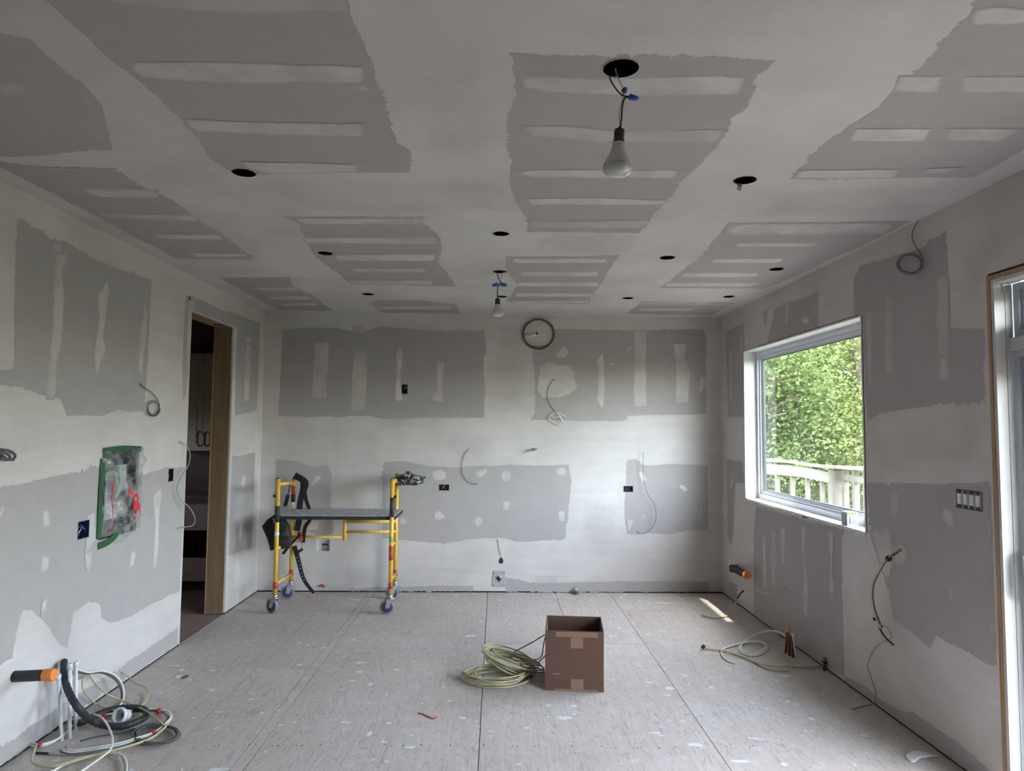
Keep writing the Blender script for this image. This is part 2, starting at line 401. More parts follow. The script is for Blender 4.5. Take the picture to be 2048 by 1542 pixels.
def ribbon(mb, pts, width, thick, wdir, step=0.02):
    """flat strap along a path; wdir: vector or list giving the width direction"""
    p = spline(pts, step); w = Vector(wdir).normalized()
    k = len(mb.v); m = len(p)
    ws = width if isinstance(width, (list, tuple)) else None
    for i, c in enumerate(p):
        t = (p[min(i+1, m-1)]-p[max(i-1, 0)]).normalized(); ww = (w-t*w.dot(t)).normalized(); nn = t.cross(ww)
        wd = (ws[0]+(ws[1]-ws[0])*i/(m-1)) if ws else width
        for a, b in ((-1, -1), (1, -1), (1, 1), (-1, 1)): mb.v.append(c + ww*a*wd/2 + nn*b*thick/2)
    for i in range(m-1):
        for j in range(4): mb.f.append([k+i*4+j, k+i*4+(j+1) % 4, k+i*4+4+(j+1) % 4, k+i*4+4+j]); mb.sm.append(False)
    mb.f.append([k, k+1, k+2, k+3]); mb.sm.append(False)
    e = k+(m-1)*4; mb.f.append([e+3, e+2, e+1, e]); mb.sm.append(False)
    return mb

# planes of the room: (axis, value, in-plane axes, inward normal)
PL = {
    'left':  ('x', XL, (1, 2), Vector((1, 0, 0))),
    'right': ('x', XR, (1, 2), Vector((-1, 0, 0))),
    'back':  ('y', YB, (0, 2), Vector((0, -1, 0))),
    'ceil':  ('z', H,  (0, 1), Vector((0, 0, -1))),
    'floor': ('z', 0.0, (0, 1), Vector((0, 0, 1))),
}
BOUNDS = {'left': (YR, YB, 0.010, H), 'right': (YR, YB, 0.010, H), 'back': (XL, XR, 0.010, H), 'ceil': (XL, XR, YR, YB), 'floor': (XL, XR, YR, YB)}
def to2(pl, uv, m=0.004):
    ax, val, ij, _ = PL[pl]; b = BOUNDS[pl]; out = []
    for u, v in uv:
        p = unp(u, v, ax, val); out.append((min(max(p[ij[0]], b[0]+m), b[1]-m), min(max(p[ij[1]], b[2]+m), b[3]-m)))
    return out
def to3(pl, ab, off):
    ax, val, ij, n = PL[pl]; p = [0, 0, 0]; p['xyz'.index(ax)] = val; p[ij[0]] = ab[0]; p[ij[1]] = ab[1]
    return Vector(p) + n*off
def area2(p): return 0.5*sum(p[i-1][0]*p[i][1]-p[i][0]*p[i-1][1] for i in range(len(p)))
def ccw(p): return list(p) if area2(p) > 0 else list(reversed(p))
def inside(p, x, y):
    c = False; j = len(p)-1
    for i in range(len(p)):
        if (p[i][1] > y) != (p[j][1] > y) and x < (p[j][0]-p[i][0])*(y-p[i][1])/(p[j][1]-p[i][1])+p[i][0]: c = not c
        j = i
    return c
def circle2(cx, cy, r, n=28, jag=0.0):
    return [(cx+(r+random.uniform(-jag, jag))*math.cos(2*math.pi*k/n), cy+(r+random.uniform(-jag, jag))*math.sin(2*math.pi*k/n)) for k in range(n)]
def ragged(p, amp, step, teeth=True):
    """resample an outline and roughen it like a trowel edge"""
    out = []; n = len(p); s0 = random.uniform(0, 100); s = 0.0
    for i in range(n):
        a = Vector(p[i]).to_3d() if len(p[i]) == 2 else p[i]
        a = Vector((p[i][0], p[i][1])); b = Vector((p[(i+1) % n][0], p[(i+1) % n][1])); d = b-a; L_ = d.length
        if L_ < 1e-6: continue
        t = d/L_; nn = Vector((-t.y, t.x)); m = max(1, int(L_/step))
        for k in range(m):
            q = a+d*(k/m); x = s+L_*k/m
            w = noise.noise(Vector((x*7, s0, 0)))*1.0 + noise.noise(Vector((x*28, s0, 3)))*0.7
            gate = max(0.0, noise.noise(Vector((x*2.3, s0, 17)))+0.15)*1.9      # stretches where the trowel skipped
            w += gate*(random.random()**2)*2.6*(1 if teeth else 0.25)
            if min(k, m-k)*L_/m < amp*2: w *= 0.4
            q = q + nn*(w*amp); out.append((q.x, q.y))
        s += L_
    return out
def tri2(outline, holes, pts=()):
    """triangulate outline minus holes; returns verts2d, triangles"""
    outline = ccw(outline); vs = [Vector(p) for p in outline]; fs = [list(range(len(outline)))]
    for h in holes:
        h = ccw(h); k = len(vs); vs += [Vector(p) for p in h]; fs.append(list(range(k, k+len(h))))
    vs += [Vector(p) for p in pts]
    ov, oe, of, _, _, ofo = delaunay_2d_cdt(vs, [], fs, 1, 1e-6, True)
    keep = [f for f, o in zip(of, ofo) if 0 in o and not any(i > 0 for i in o)]
    return ov, keep
HOLES = {'left': [], 'right': [], 'back': [], 'ceil': [], 'floor': []}
def sheet(name, pl, outline, off, m, parent, holes=None, cov=None):
    """one layer lying on a wall, with its outline cut by the wall's holes; cov = feather width for the 'cov' attribute"""
    hs = HOLES[pl] if holes is None else holes
    xs = [p[0] for p in outline]; ys = [p[1] for p in outline]
    hs = [h for h in hs if min(q[0] for q in h) < max(xs) and max(q[0] for q in h) > min(xs) and min(q[1] for q in h) < max(ys) and max(q[1] for q in h) > min(ys)]
    pts = []
    if cov:
        st = cov*0.8
        nx = int((max(xs)-min(xs))/st)+1; ny = int((max(ys)-min(ys))/st)+1
        while nx*ny > 1500: st *= 1.3; nx = int((max(xs)-min(xs))/st)+1; ny = int((max(ys)-min(ys))/st)+1
        for i in range(nx):
            for j in range(ny):
                x = min(xs)+(i+0.5)*st; y = min(ys)+(j+0.5)*st
                if inside(outline, x, y): pts.append((x, y))
    ov, fs = tri2(outline, hs, pts)
    if not fs: return None
    vs = [to3(pl, (p.x, p.y), off) for p in ov]
    n = PL[pl][3]
    f0 = fs[0]; a, b, c = [vs[i] for i in f0[:3]]
    if (b-a).cross(c-a).dot(n) < 0: fs = [list(reversed(f)) for f in fs]
    o = mesh_obj(name, vs, fs, m, parent)
    if cov:
        A = np.array(outline); B = np.roll(A, -1, axis=0); D = B-A; L2 = np.maximum((D**2).sum(1), 1e-12)
        vals = []
        for p in ov:
            q = np.array([p.x, p.y]); t = np.clip(((q-A)*D).sum(1)/L2, 0, 1)
            vals.append(min(1.0, float(np.sqrt((((A+D*t[:, None])-q)**2).sum(1).min()))/cov))
        at = o.data.attributes.new('cov', 'FLOAT', 'POINT'); at.data.foreach_set('value', vals)
    return o
def slab(name, pl, outline, holes, thick, m, parent=None):
    """a wall / ceiling / floor: face on the plane, thickness away from the room"""
    ov, fs = tri2(outline, holes); n = PL[pl][3]
    v1 = [to3(pl, (p.x, p.y), 0) for p in ov]; v2 = [to3(pl, (p.x, p.y), -thick) for p in ov]; k = len(v1)
    a, b, c = [v1[i] for i in fs[0][:3]]
    if (b-a).cross(c-a).dot(n) < 0: fs = [list(reversed(f)) for f in fs]
    faces = [list(f) for f in fs] + [[i+k for i in reversed(f)] for f in fs]
    cnt = {}
    for f in fs:
        for i in range(len(f)):
            e = (f[i], f[(i+1) % len(f)]); cnt[e] = 1
    for (i, j) in cnt:
        if (j, i) not in cnt: faces.append([j, i, i+k, j+k])
    o = mesh_obj(name, v1+v2, faces, m, parent); o['kind'] = 'structure'
    return o

# ================================================================== SETTING: walls, ceiling, floor
def rect2(cx, cy, w, h): return [(cx-w/2, cy-h/2), (cx+w/2, cy-h/2), (cx+w/2, cy+h/2), (cx-w/2, cy+h/2)]
def box2(x0, x1, y0, y1): return [(x0, y0), (x1, y0), (x1, y1), (x0, y1)]

# --- holes cut in the setting
CANS = [  # recessed-light cut-outs: photo pixel of the centre, radius, label
    ((488, 345), 0.050, 'round light cut-out in ceiling nearest the left wall and the camera'),
    ((651, 506), 0.048, 'round light cut-out in ceiling, second along the row beside the left wall'),
    ((736, 588), 0.048, 'round light cut-out in ceiling, farthest of the row beside the left wall'),
    ((1490, 360), 0.050, 'round light cut-out with a dangling paper flap, right of the big bulb'),
    ((1335, 515), 0.048, 'round light cut-out in ceiling, middle of the row right of centre'),
    ((1256, 596), 0.045, 'round light cut-out in ceiling, far end of the row right of centre'),
    ((1553, 538), 0.048, 'round light cut-out in ceiling above the window'),
    ((1458, 593), 0.045, 'round light cut-out in ceiling in the back corner by the window'),
    ((1002, 467), 0.046, 'round ceiling hole with a blue box inside, between the two bulbs'),
    ((1004, 593), 0.040, 'round ceiling hole just behind the far hanging bulb'),
]
can_xy = []
for (uv, r, lab) in CANS:
    p = unp(*uv, 'z', H); can_xy.append((p.x, p.y)); HOLES['ceil'].append(circle2(p.x, p.y, r, 28, 0.0015))
BULB1 = unp(1242, 136, 'z', H); BULB2 = unp(1000, 543, 'z', H)
HOLES['ceil'].append(circle2(BULB1.x, BULB1.y, 0.056, 28, 0.003)); HOLES['ceil'].append(circle2(BULB2.x, BULB2.y, 0.046, 28, 0.002))
def wall_rect(pl, u0, v0, u1, v1):
    a = to2(pl, [(u0, v0)])[0]; b = to2(pl, [(u1, v1)])[0]
    return box2(min(a[0], b[0]), max(a[0], b[0]), min(a[1], b[1]), max(a[1], b[1]))
OUTLETS = [  # wall, pixel box, box colour, label
    ('back', (804, 769, 815, 788), 'black_plastic', 'small black upright electrical box high on the back wall'),
    ('back', (878, 969, 898, 981), 'black_plastic', 'black sideways electrical box on back wall right of the scaffold'),
    ('back', (1247, 972, 1266, 984), 'black_plastic', 'black sideways electrical box on back wall near the window corner'),
    ('left', (337, 938, 346, 962), 'black_plastic', 'slim black electrical box on left wall beside the doorway'),
    ('left', (156, 1044, 177, 1074), 'box_blue', 'blue electrical box with wires low on the left wall'),
    ('right', (1912, 977, 1966, 1024), 'black_plastic', 'four-gang switch box on right wall beside the patio door'),
]
outlet_rects = []
for (pl, bx, m, lab) in OUTLETS:
    r = wall_rect(pl, *bx); outlet_rects.append(r); HOLES[pl].append(r)
NICHE = wall_rect('left', 205, 899, 272, 1060)
HOLES['left'].append(NICHE)
WATER = wall_rect('back', 633, 1078, 660, 1103)
HOLES['back'].append(WATER)
FHOLE = unp(365, 1353, 'z', 0.0)
HOLES['floor'].append(circle2(FHOLE.x, FHOLE.y, 0.036, 20))
DOOR = dict(y0=5.20, y1=6.036, z1=2.476)

# --- shells
wall_back = slab('wall_back', 'back', box2(XL-0.15, XR+0.16, 0.015, H), HOLES['back'], 0.10, 'joint_compound')
tag(wall_back, 'back wall of taped and half plastered grey drywall', 'wall')
MB().box(XL-0.15, XR+0.16, YB+0.012, YB+0.10, -0.019, 0.014).build('shade_gap_strip', 'gap_dark', wall_back)  # near-black strip painting the shade below the boards
left_outline = [(YO, 0.012), (DOOR['y0'], 0.012), (DOOR['y0'], DOOR['z1']), (DOOR['y1'], DOOR['z1']), (DOOR['y1'], 0.012), (YB, 0.012), (YB, H), (YO, H)]
wall_left = slab('wall_left', 'left', left_outline, HOLES['left'], 0.016, 'joint_compound')
tag(wall_left, 'left wall of plastered drywall with an open doorway', 'wall')
win_hole = box2(WIN['y0'], WIN['y1'], WIN['z0'], WIN['z1'])
right_outline = [(YR, 0.012), (PAT['y0'], 0.012), (PAT['y0'], PAT['z1']), (PAT['y1'], PAT['z1']), (PAT['y1'], 0.012), (YB, 0.012), (YB, H), (YR, H)]
wall_right = slab('wall_right', 'right', right_outline, HOLES['right']+[win_hole], 0.016, 'joint_compound')
tag(wall_right, 'right wall of plastered drywall around the window and patio door', 'wall')
HOLES['right'].append(win_hole); HOLES['right'].append(box2(PAT['y0'], PAT['y1'], -0.1, PAT['z1']))
HOLES['left'].append(box2(DOOR['y0'], DOOR['y1'], -0.1, DOOR['z1']))
MB().box(XR+0.004, XR+0.0165, PAT['y1'], YB, -0.019, 0.0115).build('shade_gap_strip', 'gap_dark', wall_right)
for (a_, b_) in ((YO, DOOR['y0']), (DOOR['y1'], YB)): MB().box(XL-0.0155, XL-0.004, a_, b_, -0.019, 0.0115).build('shade_gap_strip', 'gap_dark', wall_left)
# exterior half of the right wall (siding), same openings
mb = MB()
for (y0, y1, z0, z1) in ((YR-0.2, PAT['y0'], -0.3, 2.95), (PAT['y1'], WIN['y0'], -0.3, 2.95), (WIN['y1'], YB+0.2, -0.3, 2.95),
                         (PAT['y0'], PAT['y1'], PAT['z1'], 2.95), (WIN['y0'], WIN['y1'], -0.3, WIN['z0']), (WIN['y0'], WIN['y1'], WIN['z1'], 2.95), (PAT['y0'], PAT['y1'], -0.3, -0.02)):
    mb.box(XR+0.017, XR+0.16, y0, y1, z0, z1)
o = mb.build('exterior_siding', 'siding', wall_right)
# wall behind the photographer
mb = MB(); mb.box(XL-0.15, XR+0.16, YR-0.16, YR, 0, H)
wall_rear = mb.build('wall_rear', 'bounce_absorber'); tag(wall_rear, 'plain wall behind the camera', 'wall', kind='structure')
mb = MB(); mb.box(-7.1, -7.0, YR-0.16, YO+0.1, 0, H).box(-7.1, XL-0.165, YO, YO+0.1, 0, H).box(-7.1, XL-0.15, YR-0.16, YR, 0, H).box(-7.1, XL-0.02, YR-0.16, YO+0.1, H, H+0.1).box(-7.1, XL-0.16, YR-0.16, YO+0.1, -0.15, -0.002)  # dark room added out of view to absorb bounced light
o = mb.build('wall_added_light_sink', 'bounce_absorber'); tag(o, 'added dark room out of view that absorbs light', 'room', kind='structure')
ceiling = slab('ceiling', 'ceil', box2(XL-0.02, XR+0.02, YR-0.02, YB+0.02), HOLES['ceil'], 0.016, 'joint_compound')
tag(ceiling, 'ceiling of grey drywall sheets with wide plaster bands', 'ceiling')
mb = MB(); mb.box(XL-2.4, XR+0.20, YR-0.2, YB+2.0, H+0.26, H+0.40)
roof = mb.build('attic_floor_over_ceiling', 'pantry_wall', ceiling)
# eave outside the right wall
mb = MB(); mb.box(XR+0.16, XR+0.35, YR-0.4, YB+0.4, 2.90, 3.1)
o = mb.build('trim_eave', 'soffit'); tag(o, 'roof eave running along the outside of the right wall', 'eave', kind='structure')

mb = MB(); mb.box(XR+0.35, XR+0.68, YR-0.4, 4.65, 2.90, 3.1)  # added slab that cuts the sun sliver on the floor short
o = mb.build('trim_added_sun_block', 'soffit'); tag(o, 'added unseen slab beside the eave that blocks part of the sun', 'eave', kind='structure')
mb = MB(); mb.box(XR+0.16, 3.05, YR-1.0, 3.30, 2.46, 2.60)  # added roof, holds back sky and sun at the patio door
o = mb.build('trim_added_shade_roof', 'soffit'); tag(o, 'added unseen porch roof that dims the patio door', 'porch roof', kind='structure')
# --- floor: subfloor and separate plywood sheets
mb = MB(); mb.box(XL-0.16, XR+0.16, YR-0.1, YB+0.1, -0.16, -0.020)
floor = mb.build('floor', 'subfloor_dark'); tag(floor, 'dusty plywood subfloor spotted with plaster', 'floor', kind='structure')
G = 0.0022
def ply(x0, x1, y0, y1):
    ov, fs = tri2(box2(x0+G, x1-G, y0+G, y1-G), HOLES['floor'])
    v1 = [Vector((p.x, p.y, 0)) for p in ov]; v2 = [Vector((p.x, p.y, -0.019)) for p in ov]; k = len(v1)
    faces = [list(f) for f in fs] + [[i+k for i in reversed(f)] for f in fs]; cnt = {}
    for f in fs:
        for i in range(len(f)): cnt[(f[i], f[(i+1) % len(f)])] = 1
    for (i, j) in cnt:
        if (j, i) not in cnt: faces.append([j, i, i+k, j+k])
    mesh_obj('plywood_sheet', v1+v2, faces, 'plywood_floor', floor)
Y0f, Y1f = 1.5, YB+0.06
MB().box(XL-0.15, XR+0.02, YR-0.1, 1.495, -0.019, 0.0).build('added_floor_area', 'added_dark_floor', floor)  # dark floor added out of view to cut bounce onto the ceiling
xA, xB = XL-0.02, XR+0.02
for (x0, x1, y0, y1) in (
        (xA, -1.595, Y0f, 2.29), (-1.595, -1.237, Y0f, 2.29), (xA, -1.595, 2.29, 4.73), (-1.595, -1.237, 2.29, 4.73),
        (xA, -1.56, 4.73, Y1f), (-1.56, -1.237, 4.73, Y1f),
        (-1.237, -1.174, Y0f, 4.73), (-1.237, -1.174, 4.73, Y1f),
        (-1.174, -0.072, Y0f, 2.29), (-1.174, -0.072, 2.29, Y1f),
        (-0.072, 1.131, Y0f, 2.80), (-0.072, 1.131, 2.80, 5.24), (-0.072, 0.59, 5.24, Y1f), (0.59, 1.131, 5.24, 6.32), (0.59, 1.131, 6.32, Y1f),
        (1.131, xB, Y0f, 2.29), (1.131, xB, 2.29, 6.20), (1.131, 1.80, 6.20, Y1f), (1.80, xB, 6.20, Y1f)):
    ply(x0, x1, y0, y1)

# --- plaster droppings and chips on the floor (uncountable specks -> one object; the larger ones apart)
random.seed(21)
vs, fs = [], []
def splat(vs, fs, x, y, r, asp, ang, z=0.0012, n=9):
    k = len(vs); c, s = math.cos(ang), math.sin(ang)
    vs.append((x, y, z+0.0012))
    for j in range(n):
        w = 2*math.pi*j/n; rr = r*random.uniform(0.65, 1.15); a = rr*math.cos(w); b = rr*asp*math.sin(w)
        vs.append((x+a*c-b*s, y+a*s+b*c, z))
    for j in range(n): fs.append([k, k+1+j, k+1+(j+1) % n])
for _ in range(420):
    x = random.uniform(XL+0.1, XR-0.08); y = random.uniform(2.6, YB-0.05)
    if random.random() < 0.3: y = YB-abs(random.gauss(0.05, 0.14)); y = min(max(y, 5.8), YB-0.02)
    if (x-FHOLE.x)**2+(y-FHOLE.y)**2 < 0.07**2: continue
    splat(vs, fs, x, y, abs(random.gauss(0.010, 0.008))+0.003, random.uniform(0.35, 0.9), random.uniform(0, 3.2), n=7)
o = mesh_obj('plaster_specks', vs, fs, 'plaster_spat', floor); o['kind'] = 'stuff'
for (u, v, r, asp) in ((722, 1326, 0.050, 0.5), (718, 1344, 0.035, 0.5), (941, 1272, 0.048, 0.55), (705, 1362, 0.025, 0.6), (501, 1399, 0.022, 0.6), (440, 1424, 0.030, 0.4),
                      (352, 1332, 0.035, 0.45), (1338, 1377, 0.040, 0.7), (1334, 1391, 0.026, 0.45), (1128, 1436, 0.045, 0.5), (1390, 1490, 0.042, 0.5), (1310, 1466, 0.034, 0.4), (1480, 1523, 0.048, 0.4),
                      (900, 1402, 0.022, 0.6), (925, 1436, 0.026, 0.6), (776, 1447, 0.020, 0.7), (1225, 1273, 0.04, 0.3), (1330, 1206, 0.14, 0.16), (1035, 1186, 0.10, 0.2), (707, 1199, 0.075, 0.3),
                      (1512, 1478, 0.036, 0.4), (1593, 1408, 0.022, 0.5), (820, 1495, 0.03, 0.5), (1148, 1412, 0.025, 0.5), (560, 1450, 0.02, 0.6), (1570, 1352, 0.04, 0.5), (436, 1540, 0.06, 0.4)):
    p = unp(u, v, 'z', 0.0); vs, fs = [], []
    splat(vs, fs, p.x, p.y, r, asp, random.uniform(-0.3, 0.3), n=13)
    mesh_obj('plaster_splat', vs, fs, 'plaster_spat', floor)
vs, fs = [], []
for yrow, x0, x1 in ((3.60, -1.5, 0.6), (4.02, -2.1, -1.2), (4.70, -2.2, -1.1), (5.05, 1.2, 2.1), (3.98, 0.1, 2.0), (3.58, 0.6, 1.4), (5.30, -0.05, 0.5), (3.98, -1.1, -0.5)):
    x = x0
    while x < x1:
        y = yrow+random.gauss(0, 0.012); k = len(vs); r = random.uniform(0.0035, 0.006)
        vs += [(x+r*math.cos(2*math.pi*j/6), y+r*math.sin(2*math.pi*j/6), 0.0008) for j in range(6)]; fs.append(list(range(k, k+6)))
        x += random.choice((0.02, 0.03, 0.09, 0.15, 0.17))
o = mesh_obj('screw_heads', vs, fs, 'label_dark', floor); o['kind'] = 'stuff'
# boards stop short of the floor; near-black strips behind paint the gap's shade

# --- exposed board areas and compound strips traced on their own planes
TH, ME, TN = 'compound_thick', 'compound_medium', 'compound_thin'
def R4(x0, y0, x1, y1): return [(x0, y0), (x1, y0), (x1, y1), (x0, y1)]
def ell(cx, cy, rx, ry, n=14): return [(cx+rx*math.cos(2*math.pi*k/n), cy+ry*math.sin(2*math.pi*k/n)) for k in range(n)]
def surface(pl, wall, panels, loose=()):
    amp = {'ceil': 0.011, 'back': 0.008, 'left': 0.009, 'right': 0.008}[pl]
    for poly, strips in panels:
        p = ragged(to2(pl, poly), amp, 0.010)
        po = sheet('drywall_panel', pl, p, 0.0006, 'board_paper', wall)
        for si, s in enumerate(strips):
            sp, m = s[0], s[1]; fe = s[2] if len(s) > 2 else 0.022
            q = ragged(to2(pl, sp), 0.006, 0.012, False)
            so = sheet('compound_strip', pl, q, 0.0012+0.0002*si, m, po, cov=fe)
    for si, s in enumerate(loose):
        q = ragged(to2(pl, s[0]), 0.006, 0.02, False)
        sheet('compound_patch', pl, q, 0.0003+0.00004*si, {'compound_thick': 'coat_fresh', 'compound_medium': 'coat_thin'}[s[1]], wall, cov=s[2] if len(s) > 2 else 0.03)

surface('ceil', ceiling, [
    ([(40, -60), (90, 0), (175, 75), (215, 115), (275, 160), (360, 235), (400, 280), (415, 310), (452, 338), (490, 350), (567, 346), (820, 345), (820, 300), (795, 285), (770, 215), (740, 115), (715, 60), (697, 0), (675, -60)],
     [([(150, -20), (690, -20), (702, 24), (480, 28), (250, 12)], TN), ([(265, 122), (480, 124), (728, 132), (733, 166), (430, 166), (285, 156), (262, 140)], ME), ([(700, 168), (738, 168), (744, 188), (700, 176)], TN),
      ([(368, 238), (560, 244), (728, 246), (728, 274), (530, 268), (395, 263), (372, 250)], ME), ([(480, 322), (600, 324), (716, 327), (720, 345), (530, 346), (490, 335)], ME)]),
    ([(-60, 70), (0, 65), (60, 78), (130, 140), (190, 200), (215, 250), (215, 300), (60, 312), (-60, 312)], [([(-40, 160), (50, 165), (62, 188), (0, 196), (-40, 190)], TN, 0.04), ([(150, 150), (205, 210), (225, 300), (190, 300), (160, 220)], TN, 0.08)]),
    ([(0, 322), (100, 333), (235, 335), (285, 373), (300, 380), (345, 400), (400, 438), (445, 468), (490, 503), (510, 512), (505, 520), (350, 517), (180, 427), (0, 334)],
     [([(60, 334), (230, 336), (222, 341), (110, 342)], TN), ([(160, 377), (318, 378), (318, 396), (200, 394), (175, 388)], ME), ([(192, 426), (385, 430), (400, 442), (215, 438)], ME), ([(295, 467), (440, 470), (450, 480), (320, 478)], TH), ([(375, 505), (490, 507), (500, 513), (395, 514)], TH)]),
    ([(437, 555), (580, 554), (585, 570), (625, 590), (668, 622), (556, 621)], [([(505, 575), (598, 574), (603, 581), (520, 581)], TH), ([(530, 592), (618, 592), (626, 599), (545, 599)], ME), ([(555, 606), (632, 605), (640, 612), (570, 613)], ME)]),
    ([(562, 432), (600, 433), (725, 432), (850, 432), (860, 452), (878, 468), (884, 505), (878, 520), (895, 545), (912, 573), (700, 569), (685, 555), (640, 522), (620, 502), (608, 480), (600, 450)],
     [([(588, 436), (845, 437), (846, 449), (605, 449)], ME), ([(605, 475), (870, 474), (876, 488), (610, 486)], ME), ([(665, 510), (872, 508), (870, 522), (675, 521)], TH), ([(700, 537), (855, 536), (853, 545), (708, 545)], ME), ([(695, 561), (865, 560), (868, 570), (700, 568)], ME)]),
    ([(735, 605), (760, 598), (830, 600), (915, 608), (920, 628), (765, 626)], [([(750, 612), (900, 612), (905, 619), (760, 619)], TH)]),
    ([(1018, 105), (1090, 112), (1285, 108), (1445, 112), (1555, 120), (1535, 140), (1515, 150), (1515, 175), (1495, 215), (1465, 235), (1455, 260), (1430, 300), (1405, 325), (1365, 360), (1350, 390), (1325, 410), (1305, 430), (1280, 466), (1055, 464), (1050, 440), (1030, 400), (1020, 370), (1025, 320), (1012, 290), (1015, 240), (1035, 190)],
     [([(1040, 150), (1180, 156), (1300, 152), (1440, 150), (1492, 155), (1478, 190), (1300, 192), (1100, 186), (1045, 175)], ME), ([(1045, 252), (1120, 250), (1240, 262), (1400, 258), (1450, 258), (1435, 286), (1200, 284), (1060, 272)], TN),
      ([(1030, 342), (1100, 338), (1360, 340), (1350, 356), (1060, 355)], ME), ([(1052, 396), (1200, 395), (1340, 400), (1325, 410), (1060, 409)], TH), ([(1060, 442), (1300, 440), (1290, 456), (1062, 455)], TN)]),
    ([(1954, -10), (1940, 30), (1904, 65), (1874, 100), (1844, 135), (1824, 150), (1789, 180), (1754, 217), (1699, 250), (1639, 295), (1614, 325), (1579, 358), (1760, 356), (1949, 354), (2048, 298), (2200, 212), (2200, -10)],
     [([(1945, 15), (2000, 12), (2100, 20), (2100, 45), (1950, 52), (1938, 45)], ME), ([(1795, 152), (1888, 150), (1880, 186), (1785, 184)], ME), ([(1925, 152), (2090, 152), (2090, 186), (1918, 184)], ME),
      ([(1712, 256), (1868, 256), (1845, 284), (1696, 283)], TH), ([(1900, 256), (2046, 256), (2000, 283), (1893, 282)], ME), ([(1600, 339), (1803, 338), (1790, 356), (1586, 357)], ME), ([(1850, 336), (1925, 334), (1890, 346), (1845, 347)], TN)]),
    ([(1455, 447), (1820, 442), (1740, 485), (1640, 530), (1530, 578), (1320, 576), (1370, 535), (1420, 490)],
     [([(1455, 446), (1810, 443), (1770, 470), (1440, 472)], ME, 0.08), ([(1475, 485), (1640, 485), (1625, 494), (1470, 493)], TH), ([(1428, 517), (1572, 516), (1560, 526), (1420, 526)], TH), ([(1370, 545), (1520, 545), (1515, 554), (1360, 554)], TH), ([(1332, 565), (1520, 565), (1500, 573), (1328, 573)], TH)]),
    ([(1284, 603), (1470, 605), (1425, 630), (1252, 628)], [([(1285, 604), (1465, 606), (1455, 610), (1275, 609)], ME), ([(1280, 617), (1388, 617), (1380, 622), (1276, 622)], TH)]),
    ([(1012, 512), (1180, 512), (1242, 508), (1225, 530), (1200, 570), (1175, 608), (1025, 606), (1010, 600), (1035, 570), (1010, 540)],
     [(R4(1024, 517, 1215, 526), TH), (R4(1040, 543, 1197, 552), TH), (R4(1035, 564, 1200, 573), TH), (R4(1030, 586, 1187, 593), TH), (R4(1024, 601, 1180, 606), TH)]),
], [
    ([(1000, -40), (1700, -40), (1650, 100), (1040, 100)], ME, 0.2), ([(500, 360), (1000, 356), (1010, 425), (620, 428)], ME, 0.12), ([(1090, 468), (1290, 468), (1270, 508), (1030, 508)], ME, 0.1),
    ([(1560, 375), (1940, 362), (1850, 430), (1480, 440)], ME, 0.15), ([(790, 60), (990, 60), (1000, 330), (840, 330)], ME, 0.2),
])
